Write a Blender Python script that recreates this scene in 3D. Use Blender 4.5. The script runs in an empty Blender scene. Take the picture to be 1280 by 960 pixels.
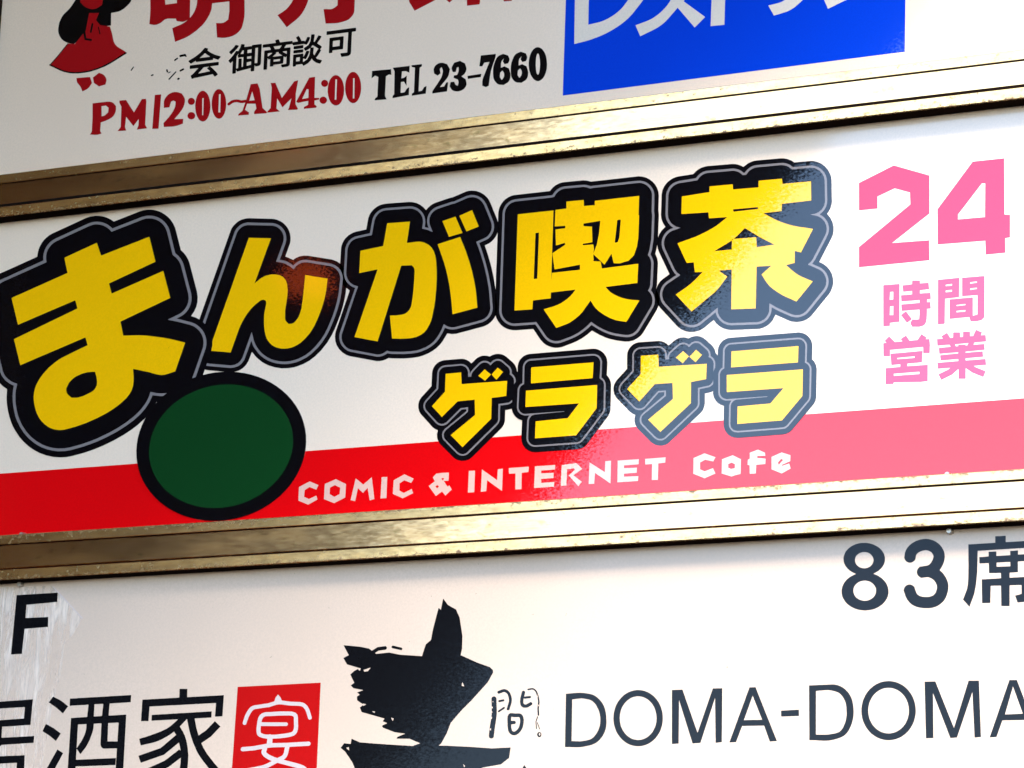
import bpy, math, random
from mathutils import Matrix, Vector
from math import radians as rad

scene = bpy.context.scene
col = scene.collection

# ------------------------------------------------------------------ camera
cd = bpy.data.cameras.new('camera')
cam = bpy.data.objects.new('camera', cd)
col.objects.link(cam)
cd.sensor_width = 36.0
cd.lens = 109.425
cd.clip_start, cd.clip_end = 0.05, 2000.0
RX, UP, BK = (0.906301, 0.421613, 0.029333), (0.074794, -0.228313, 0.970711), (0.415961, -0.877562, -0.238455)
cam.matrix_world = Matrix(((RX[0], UP[0], BK[0], 1.62225), (RX[1], UP[1], BK[1], -3.42249),
                           (RX[2], UP[2], BK[2], 1.77003), (0, 0, 0, 1)))
scene.camera = cam

# ------------------------------------------------------------------ sky, sun, exposure
SUN_DIR = Vector((0.32, -0.55, 0.80)).normalized()          # from the sign towards the sun
elev = math.asin(SUN_DIR.z)
azim = math.atan2(SUN_DIR.x, SUN_DIR.y)
world = bpy.data.worlds.new('World')
scene.world = world
world.use_nodes = True
wn, wl = world.node_tree.nodes, world.node_tree.links
sky = wn.new('ShaderNodeTexSky')
sky.sky_type = 'NISHITA'
sky.sun_disc = False
sky.sun_elevation = elev
sky.sun_rotation = azim
sky.air_density, sky.dust_density, sky.ozone_density = 1.0, 0.5, 3.5
wn['Background'].inputs['Strength'].default_value = 0.15
wl.new(sky.outputs['Color'], wn['Background'].inputs['Color'])
sd = bpy.data.lights.new('sun', 'SUN')
sd.energy = 1.5
sd.angle = rad(24)
sd.color = (1.0, 0.92, 0.80)
sun = bpy.data.objects.new('sun', sd)
col.objects.link(sun)
sun.location = SUN_DIR * 20
sun.rotation_euler = SUN_DIR.to_track_quat('Z', 'Y').to_euler()
vs = scene.view_settings
vs.view_transform, vs.look, vs.exposure, vs.gamma = 'Standard', 'None', 2.45, 1.0
vs.use_curve_mapping = False

# ------------------------------------------------------------------ materials
MATS = {}
def node_mat(name):
    m = bpy.data.materials.new(name)
    m.use_nodes = True
    t = m.node_tree
    MATS[name] = m
    return m, t.nodes, t.links, t.nodes['Principled BSDF']

def noise(n, l, vec, scale, detail=2.0, rough=0.5):
    x = n.new('ShaderNodeTexNoise')
    x.inputs['Scale'].default_value = scale
    x.inputs['Detail'].default_value = detail
    x.inputs['Roughness'].default_value = rough
    l.new(vec, x.inputs['Vector'])
    return x

def ramp(n, l, fac, p0, p1, c0=(0, 0, 0, 1), c1=(1, 1, 1, 1)):
    r = n.new('ShaderNodeValToRGB')
    r.color_ramp.elements[0].position, r.color_ramp.elements[1].position = p0, p1
    r.color_ramp.elements[0].color, r.color_ramp.elements[1].color = c0, c1
    l.new(fac, r.inputs['Fac'])
    return r.outputs['Color']

def mix(n, l, fac, a, b, mode='MIX'):
    x = n.new('ShaderNodeMix')
    x.data_type, x.blend_type = 'RGBA', mode
    for s, v in ((x.inputs[0], fac), (x.inputs[6], a), (x.inputs[7], b)):
        if hasattr(v, 'links'):
            l.new(v, s)
        elif isinstance(v, (int, float)):
            s.default_value = v
        else:
            s.default_value = tuple(v) + ((1,) if len(v) == 3 else ())
    return x.outputs[2]

def scaled(n, l, vec, sc):
    mp = n.new('ShaderNodeMapping')
    mp.inputs['Scale'].default_value = sc
    l.new(vec, mp.inputs['Vector'])
    return mp.outputs['Vector']

def ripple(n, l, pos, amt, scale):
    """fine orange-peel of cast acrylic and print film: a small tilt of the surface normal"""
    geo = n.new('ShaderNodeNewGeometry')
    no = noise(n, l, pos, scale, 2.0, 0.6)
    sub = n.new('ShaderNodeVectorMath'); sub.operation = 'SUBTRACT'
    sub.inputs[1].default_value = (0.5, 0.5, 0.5)
    l.new(no.outputs['Color'], sub.inputs[0])
    sc = n.new('ShaderNodeVectorMath'); sc.operation = 'SCALE'
    sc.inputs['Scale'].default_value = amt
    l.new(sub.outputs[0], sc.inputs[0])
    ad = n.new('ShaderNodeVectorMath'); ad.operation = 'ADD'
    l.new(geo.outputs['Normal'], ad.inputs[0]); l.new(sc.outputs[0], ad.inputs[1])
    nm = n.new('ShaderNodeVectorMath'); nm.operation = 'NORMALIZE'
    l.new(ad.outputs[0], nm.inputs[0])
    return nm.outputs[0]

def print_mat(name, colour, rough=0.05, ior=1.60, grime=0.25, amt=0.026, gloss=0.5):
    m, n, l, b = node_mat(name)
    geo = n.new('ShaderNodeNewGeometry')
    pos = geo.outputs['Position']
    big = ramp(n, l, noise(n, l, pos, 5.0, 4.0).outputs['Fac'], 0.35, 0.75)
    fine = ramp(n, l, noise(n, l, pos, 360.0, 2.0, 0.8).outputs['Fac'], 0.36, 0.64)
    dark = tuple(c * (1 - grime * 0.35) for c in colour)
    c = mix(n, l, big, colour, tuple(x * y for x, y in zip(colour, (1 - grime * 0.22, 1 - grime * 0.27, 1 - grime * 0.34))))
    f = n.new('ShaderNodeMath'); f.operation = 'MULTIPLY'; f.inputs[1].default_value = 1.0
    l.new(fine, f.inputs[0])
    c = mix(n, l, f.outputs[0], c, dark)
    specks = ramp(n, l, noise(n, l, pos, 130.0, 3.0, 0.6).outputs['Fac'], 0.745, 0.77)
    c = mix(n, l, specks, c, tuple(x * 0.55 for x in colour))
    l.new(c, b.inputs['Base Color'])
    b.inputs['Roughness'].default_value = rough
    b.inputs['IOR'].default_value = ior
    b.inputs['Specular IOR Level'].default_value = gloss
    l.new(ripple(n, l, scaled(n, l, pos, (0.6, 1, 1)), amt, 400.0), b.inputs['Normal'])
    return m

LOW = dict(rough=0.08, ior=1.5, gloss=0.17)
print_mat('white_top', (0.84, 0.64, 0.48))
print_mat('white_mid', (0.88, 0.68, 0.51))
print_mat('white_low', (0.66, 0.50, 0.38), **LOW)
print_mat('white', (0.74, 0.61, 0.49))
print_mat('bandwhite', (0.78, 0.46, 0.36))
print_mat('white3', (0.62, 0.50, 0.46), **LOW)
print_mat('red', (0.76, 0.002, 0.004))
print_mat('red24', (0.70, 0.010, 0.06))
print_mat('red24b', (0.70, 0.045, 0.12))  # paler than the numerals' red: bleaching by sky glare put into the colour
print_mat('red2', (0.36, 0.006, 0.008))
print_mat('red3', (0.48, 0.006, 0.006), **LOW)
print_mat('yellow', (0.96, 0.49, 0.002))
print_mat('green', (0.004, 0.045, 0.010))
print_mat('blue', (0.001, 0.042, 0.50))
print_mat('black', (0.003, 0.003, 0.004))
print_mat('black2', (0.004, 0.004, 0.004))
print_mat('black3', (0.005, 0.005, 0.006), **LOW)
print_mat('grey', (0.22, 0.185, 0.175))

def metal_mat(name, base, rough, rust, edge_seed, edges=()):
    m, n, l, b = node_mat(name)
    geo = n.new('ShaderNodeNewGeometry'); pos = geo.outputs['Position']
    brushed = noise(n, l, scaled(n, l, pos, (3, 200, 900)), 1.0, 3.0, 0.6).outputs['Fac']
    blot = ramp(n, l, noise(n, l, scaled(n, l, pos, (0.6, 1, 1.6)), 16.0 + edge_seed, 5.0, 0.65).outputs['Fac'], 0.40, 0.85)
    c = mix(n, l, blot, base, tuple(x * y for x, y in zip(base, (0.80, 0.66, 0.42))))
    c = mix(n, l, ramp(n, l, brushed, 0.2, 0.8), c, tuple(x * 0.90 for x in base))
    smear = ramp(n, l, noise(n, l, scaled(n, l, pos, (1, 1, 2.0)), 60.0 + edge_seed, 4.0, 0.6).outputs['Fac'], 0.60, 0.78)
    c = mix(n, l, smear, c, (0.42, 0.27, 0.10))
    spot = noise(n, l, scaled(n, l, pos, (1, 1, 1.4)), 95.0 + edge_seed, 6.0, 0.7).outputs['Fac']
    if edges:        # rust and dirt gather along the lip edges
        sz = n.new('ShaderNodeSeparateXYZ'); l.new(pos, sz.inputs[0])
        near = None
        for ze in edges:
            a = n.new('ShaderNodeMath'); a.operation = 'SUBTRACT'; a.inputs[1].default_value = ze
            l.new(sz.outputs['Z'], a.inputs[0])
            ab = n.new('ShaderNodeMath'); ab.operation = 'ABSOLUTE'; l.new(a.outputs[0], ab.inputs[0])
            if near is not None:
                mn = n.new('ShaderNodeMath'); mn.operation = 'MINIMUM'
                l.new(near, mn.inputs[0]); l.new(ab.outputs[0], mn.inputs[1]); near = mn.outputs[0]
            else:
                near = ab.outputs[0]
        mr = n.new('ShaderNodeMapRange')
        mr.inputs['From Min'].default_value, mr.inputs['From Max'].default_value = 0.0, 0.006
        mr.inputs['To Min'].default_value, mr.inputs['To Max'].default_value = 0.13, 0.0
        l.new(near, mr.inputs['Value'])
        sm = n.new('ShaderNodeMath'); sm.operation = 'ADD'
        l.new(spot, sm.inputs[0]); l.new(mr.outputs[0], sm.inputs[1]); spot = sm.outputs[0]
    sp = ramp(n, l, spot, rust, rust + 0.14)
    c = mix(n, l, sp, c, (0.16, 0.075, 0.025))
    l.new(c, b.inputs['Base Color'])
    inv = n.new('ShaderNodeMath'); inv.operation = 'SUBTRACT'; inv.inputs[0].default_value = 1.0
    l.new(sp, inv.inputs[1]); l.new(inv.outputs[0], b.inputs['Metallic'])
    r = n.new('ShaderNodeMapRange')
    r.inputs['To Min'].default_value, r.inputs['To Max'].default_value = rough, rough + 0.05
    l.new(blot, r.inputs['Value']); l.new(r.outputs[0], b.inputs['Roughness'])
    l.new(ripple(n, l, scaled(n, l, pos, (0.25, 1, 1)), 0.03, 260.0), b.inputs['Normal'])
    return m
metal_mat('rail_metal', (0.88, 0.53, 0.26), 0.12, 0.74, 0)
metal_mat('lip_metal', (0.74, 0.46, 0.21), 0.16, 0.585, 31, (3.0567 - 0.0061 - 0.0606, 2.5490 - 0.0061, 2.5490 - 0.0061 - 0.0606))
def plain(name, colour, rough, scale=30.0, spec=0.0):
    m, n, l, b = node_mat(name)
    geo = n.new('ShaderNodeNewGeometry')
    f = ramp(n, l, noise(n, l, geo.outputs['Position'], scale, 5.0).outputs['Fac'], 0.3, 0.7)
    l.new(mix(n, l, f, colour, tuple(c * 0.7 for c in colour)), b.inputs['Base Color'])
    b.inputs['Roughness'].default_value = rough
    b.inputs['Specular IOR Level'].default_value = spec
plain('channel_dark', (0.012, 0.007, 0.005), 0.8)
plain('wall_brown', (0.12, 0.05, 0.018), 0.7, 3.0)
plain('eave_brown', (0.15, 0.042, 0.006), 0.75, 3.0)
plain('post_brown', (0.030, 0.018, 0.012), 0.6)
plain('lantern_red', (0.80, 0.12, 0.025), 0.6, 60.0)
plain('asphalt', (0.05, 0.05, 0.05), 0.9, 40.0)
plain('screw_metal', (0.5, 0.45, 0.4), 0.35)
MATS['screw_metal'].node_tree.nodes['Principled BSDF'].inputs['Metallic'].default_value = 1.0

def film_mat(name):
    """crumpled remains of clear tape: thin, milky along the wrinkles"""
    m, n, l, b = node_mat(name)
    geo = n.new('ShaderNodeNewGeometry'); pos = geo.outputs['Position']
    wr = noise(n, l, scaled(n, l, pos, (1, 1, 0.16)), 75.0, 5.0, 0.65)
    wr.inputs['Distortion'].default_value = 0.6
    a = ramp(n, l, wr.outputs['Fac'], 0.44, 0.66, (0.10, 0.10, 0.10, 1), (0.80, 0.80, 0.80, 1))
    b.inputs['Base Color'].default_value = (0.92, 0.76, 0.62, 1)
    b.inputs['Specular IOR Level'].default_value = 0.25
    b.inputs['Roughness'].default_value = 0.25
    l.new(a, b.inputs['Alpha'])
    l.new(ripple(n, l, scaled(n, l, pos, (1, 1, 0.2)), 0.25, 90.0), b.inputs['Normal'])
film_mat('film')

# ------------------------------------------------------------------ helpers
def link(name, data, parent=None, label=None):
    o = bpy.data.objects.new(name, data)
    col.objects.link(o)
    o.parent = parent
    if label:
        o['label'] = label
    return o

def thing(name, data, label, cat, group=None, kind=None):
    o = link(name, data, None, label)
    o['category'] = cat
    if group:
        o['group'] = group
    return o

def box_mesh(name, x0, x1, y0, y1, z0, z1, mat, bevel=0.0, taper=0.0):
    """box with its front (y0) edges chamfered; taper leans the front face towards the ground"""
    if bevel <= 0:
        v = [(x, y, z) for z in (z0, z1) for y in (y0, y1) for x in (x0, x1)]
        f = [(0, 2, 3, 1), (4, 5, 7, 6), (0, 1, 5, 4), (2, 6, 7, 3), (0, 4, 6, 2), (1, 3, 7, 5)]
    else:
        b = bevel
        prof = [(y1, z0), (y0 + taper + b, z0), (y0 + taper, z0 + b), (y0, z1 - b), (y0 + b, z1), (y1, z1)]
        n = len(prof)
        v = [(x, y, z) for x in (x0, x1) for y, z in prof]
        f = [tuple(range(n)), tuple(range(2 * n - 1, n - 1, -1))]
        f += [(i, i + n, (i + 1) % n + n, (i + 1) % n) for i in range(n)]
    me = bpy.data.meshes.new(name)
    me.from_pydata(v, [], f)
    me.materials.append(MATS[mat])
    me.update()
    import bmesh
    bm = bmesh.new(); bm.from_mesh(me)
    bmesh.ops.recalc_face_normals(bm, faces=bm.faces)
    bm.to_mesh(me); bm.free()
    return me

def join(name, meshes):
    import bmesh
    bm = bmesh.new()
    mats = []
    for me in meshes:
        k = len(bm.faces)
        for mt in me.materials:
            if mt not in mats:
                mats.append(mt)
        bm.from_mesh(me)
        bm.faces.ensure_lookup_table()
        idx = mats.index(me.materials[0])
        for fc in bm.faces[k:]:
            fc.material_index = idx
    out = bpy.data.meshes.new(name)
    bm.to_mesh(out); bm.free()
    for mt in mats:
        out.materials.append(mt)
    return out

Z0 = 2.7                                     # height of the print origin above the street
STEP = 0.00010                               # one printed layer
def print_mesh(name, loops, layer, mat):
    """flat print: closed outlines in tenths of a millimetre on the sheet, filled, with the film's thickness"""
    front = -STEP * layer
    half = (0.0004 - front) / 2
    cu = bpy.data.curves.new(name, 'CURVE')
    cu.dimensions = '2D'
    cu.fill_mode = 'BOTH'
    cu.extrude = half
    for lp in loops:
        n = len(lp) // 2
        s = cu.splines.new('POLY')
        s.points.add(n - 1)
        for i in range(n):
            s.points[i].co = (lp[2 * i] * 1e-4, lp[2 * i + 1] * 1e-4, 0, 1)
        s.use_cyclic_u = True
    o = bpy.data.objects.new(name, cu)
    me = bpy.data.meshes.new_from_object(o)
    bpy.data.objects.remove(o)
    bpy.data.curves.remove(cu)
    # curve plane (x, y, +-half) -> sheet (x, depth, z)
    for v in me.vertices:
        x, y, z = v.co
        v.co = (x, front + half - z, y + Z0)
    me.name = name
    me.materials.clear()
    me.materials.append(MATS[mat])
    return me

# ------------------------------------------------------------------ the place around the sign
L_X, R_X = -0.812, 0.98                      # sheet ends
gm = bpy.data.meshes.new('ground')
gm.from_pydata([(-400, -400, 0), (400, -400, 0), (400, 400, 0), (-400, 400, 0)], [], [(0, 1, 2, 3)])
gm.materials.append(MATS['asphalt'])
g = link('ground', gm); g['kind'] = 'structure'

# unseen building added so its eave edge cuts the sky glare: wall beside the sign, deep eave overhead, both running back along the street
bd = thing('building', None, 'dark brown building with a deep eave beside and above the sign', 'building')
d = Vector((-0.547, -0.837, 0)).normalized()
nrm = Vector((-d.y, d.x, 0))                 # towards the street
base = Vector((-0.872, 0.10, 0))
bd.location = base
ang = math.atan2(d.y, d.x)
bd.rotation_euler = (0, 0, ang)
EAVE = 1.843
def local_box(name, u0, u1, w0, w1, z0, z1, mat):
    return link(name, box_mesh(name, u0, u1, w0, w1, z0, z1, mat), bd)
local_box('wall', -0.3, 30, -0.35, 0.0, 0, 6.5, 'wall_brown')
local_box('eave', -1.3, 30.3, -0.35, EAVE, 4.0, 4.14, 'eave_brown')
local_box('fascia', -1.32, 30.32, EAVE + 0.001, EAVE + 0.03, 3.999, 4.2, 'wall_brown')
for k in range(6):
    local_box('pilaster', 2.0 + 4.6 * k, 2.4 + 4.6 * k, 0.001, 0.10, 0, 3.998, 'wall_brown')

def lathe(name, prof, mat, seg=24):
    v, f = [], []
    for rr, z in prof:
        v += [(rr * math.cos(2 * math.pi * i / seg), rr * math.sin(2 * math.pi * i / seg), z) for i in range(seg)]
    for k in range(len(prof) - 1):
        f += [(k * seg + i, k * seg + (i + 1) % seg, (k + 1) * seg + (i + 1) % seg, (k + 1) * seg + i) for i in range(seg)]
    f += [tuple(range(seg - 1, -1, -1)), tuple(range(len(v) - seg, len(v)))]
    me = bpy.data.meshes.new(name)
    me.from_pydata(v, [], f)
    me.materials.append(MATS[mat])
    return me
_lb = MATS['lantern_red'].node_tree.nodes['Principled BSDF']        # emission added to brighten the mirrored red glint
_lb.inputs['Emission Color'].default_value = (1.0, 0.12, 0.02, 1)
_lb.inputs['Emission Strength'].default_value = 0.55
# ribbed glowing paper body, added unseen to mirror a red glint of unknown source
lan = thing('lantern', None, 'small lit red paper lantern under the eave, mirrored in the second big yellow character', 'lantern')
lan.location = (-1.636, -2.374, 3.578)
lan.scale = (0.86, 0.86, 0.90)
ribs = []
for i in range(19):
    t = i / 18
    ribs.append(((0.030 + 0.038 * math.sin(math.pi * t) ** 0.7) * (1.0 if i % 2 else 0.955), 0.09 * t))
link('shade', lathe('shade', ribs, 'lantern_red'), lan)
link('cap', lathe('cap', [(0.034, 0.089), (0.034, 0.100), (0.028, 0.101)], 'channel_dark'), lan)
link('cap', lathe('cap', [(0.028, -0.011), (0.034, -0.010), (0.034, 0.001)], 'channel_dark'), lan)
link('cord', lathe('cord', [(0.0025, 0.10), (0.0025, 0.472)], 'channel_dark', 8), lan)

# ------------------------------------------------------------------ the sign frame
frame = thing('sign_rack', None, 'stained metal rails and posts of the stacked sign box', 'sign rack')
PX0, PX1 = -0.845, 1.02
RAILS = [3.0567, 2.5490, 3.5647, 2.0413]     # top edges as seen on the sheet
rail_lab = ['stained metal rail above the yellow lettered panel', 'stained metal rail below the red band', None, None]
DROP = 0.0061
for zt, lb, TL in zip(RAILS, rail_lab, (0.0027, 0.0006, 0.0005, 0.0005)):
    zt -= DROP
    up = join('rail', [box_mesh('a', L_X, R_X, -0.0250, -0.010, zt - 0.0452, zt - 0.0138, 'rail_metal', 0.0008, TL),
                       box_mesh('b', L_X, R_X, -0.0225, 0.010, zt - 0.0612, zt - 0.0010, 'channel_dark')])
    r = link('rail', up, frame, lb)
    link('lip', box_mesh('lip', L_X, R_X, -0.0260, 0.0005, zt - 0.0124, zt, 'lip_metal', 0.0007, TL * 0.4), r)
    link('lip', box_mesh('lip', L_X, R_X, -0.0262, -0.0215, zt - 0.0606, zt - 0.0468, 'lip_metal', 0.0009, TL * 0.45), r)
for x0, x1 in ((PX0, L_X - 0.001), (R_X + 0.001, PX1)):
    link('post', box_mesh('post', x0, x1, -0.026, 0.16, 1.975, 3.57, 'post_brown', 0.002), frame)
link('back_box', box_mesh('back_box', L_X, R_X, 0.012, 0.158, 1.98, 3.56, 'channel_dark'), frame)
def screw(x, z):
    import bmesh
    bm = bmesh.new()
    bmesh.ops.create_cone(bm, cap_ends=True, segments=12, radius1=0.0042, radius2=0.0030, depth=0.008,
                          matrix=Matrix.Translation((x, -0.0045, z)) @ Matrix.Rotation(rad(90), 4, 'X'))
    me = bpy.data.meshes.new('screw'); bm.to_mesh(me); bm.free()
    me.materials.append(MATS['screw_metal'])
    link('screw', me, frame)
for x in (-0.714, 0.567):
    screw(x, 2.5462); screw(x + 0.002, 2.4795)

# ------------------------------------------------------------------ the three sign panels and their print
TOPS = [3.5600, 3.0520, 2.5440]
panels = {}
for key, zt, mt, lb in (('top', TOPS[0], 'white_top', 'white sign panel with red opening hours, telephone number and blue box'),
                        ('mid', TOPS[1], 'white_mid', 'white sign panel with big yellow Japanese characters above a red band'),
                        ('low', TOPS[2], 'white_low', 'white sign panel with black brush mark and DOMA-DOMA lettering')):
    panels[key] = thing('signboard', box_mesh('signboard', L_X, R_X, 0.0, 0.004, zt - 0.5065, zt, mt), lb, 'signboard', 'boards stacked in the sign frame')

TILT_LOW = rad(1.3)                          # the lowest board sits slightly askew in its groove
hinge = Vector((0, 0, 2.544))
rl = Matrix.Rotation(-TILT_LOW, 3, 'X')
panels['low'].rotation_euler = (-TILT_LOW, 0, 0)
panels['low'].location = hinge - rl @ hinge

def prt(panel, name, mat, layer, label, loops, outline=None):
    o = link(name, print_mesh(name, loops, layer, mat), panels[panel], label)
    if outline:
        a, b_, c = outline
        me = join('character_outline', [print_mesh('x', a, layer - 3, 'black'), print_mesh('x', b_, layer - 2, 'grey'), print_mesh('x', c, layer - 1, 'black')])
        link('character_outline', me, o)
    return o

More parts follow.
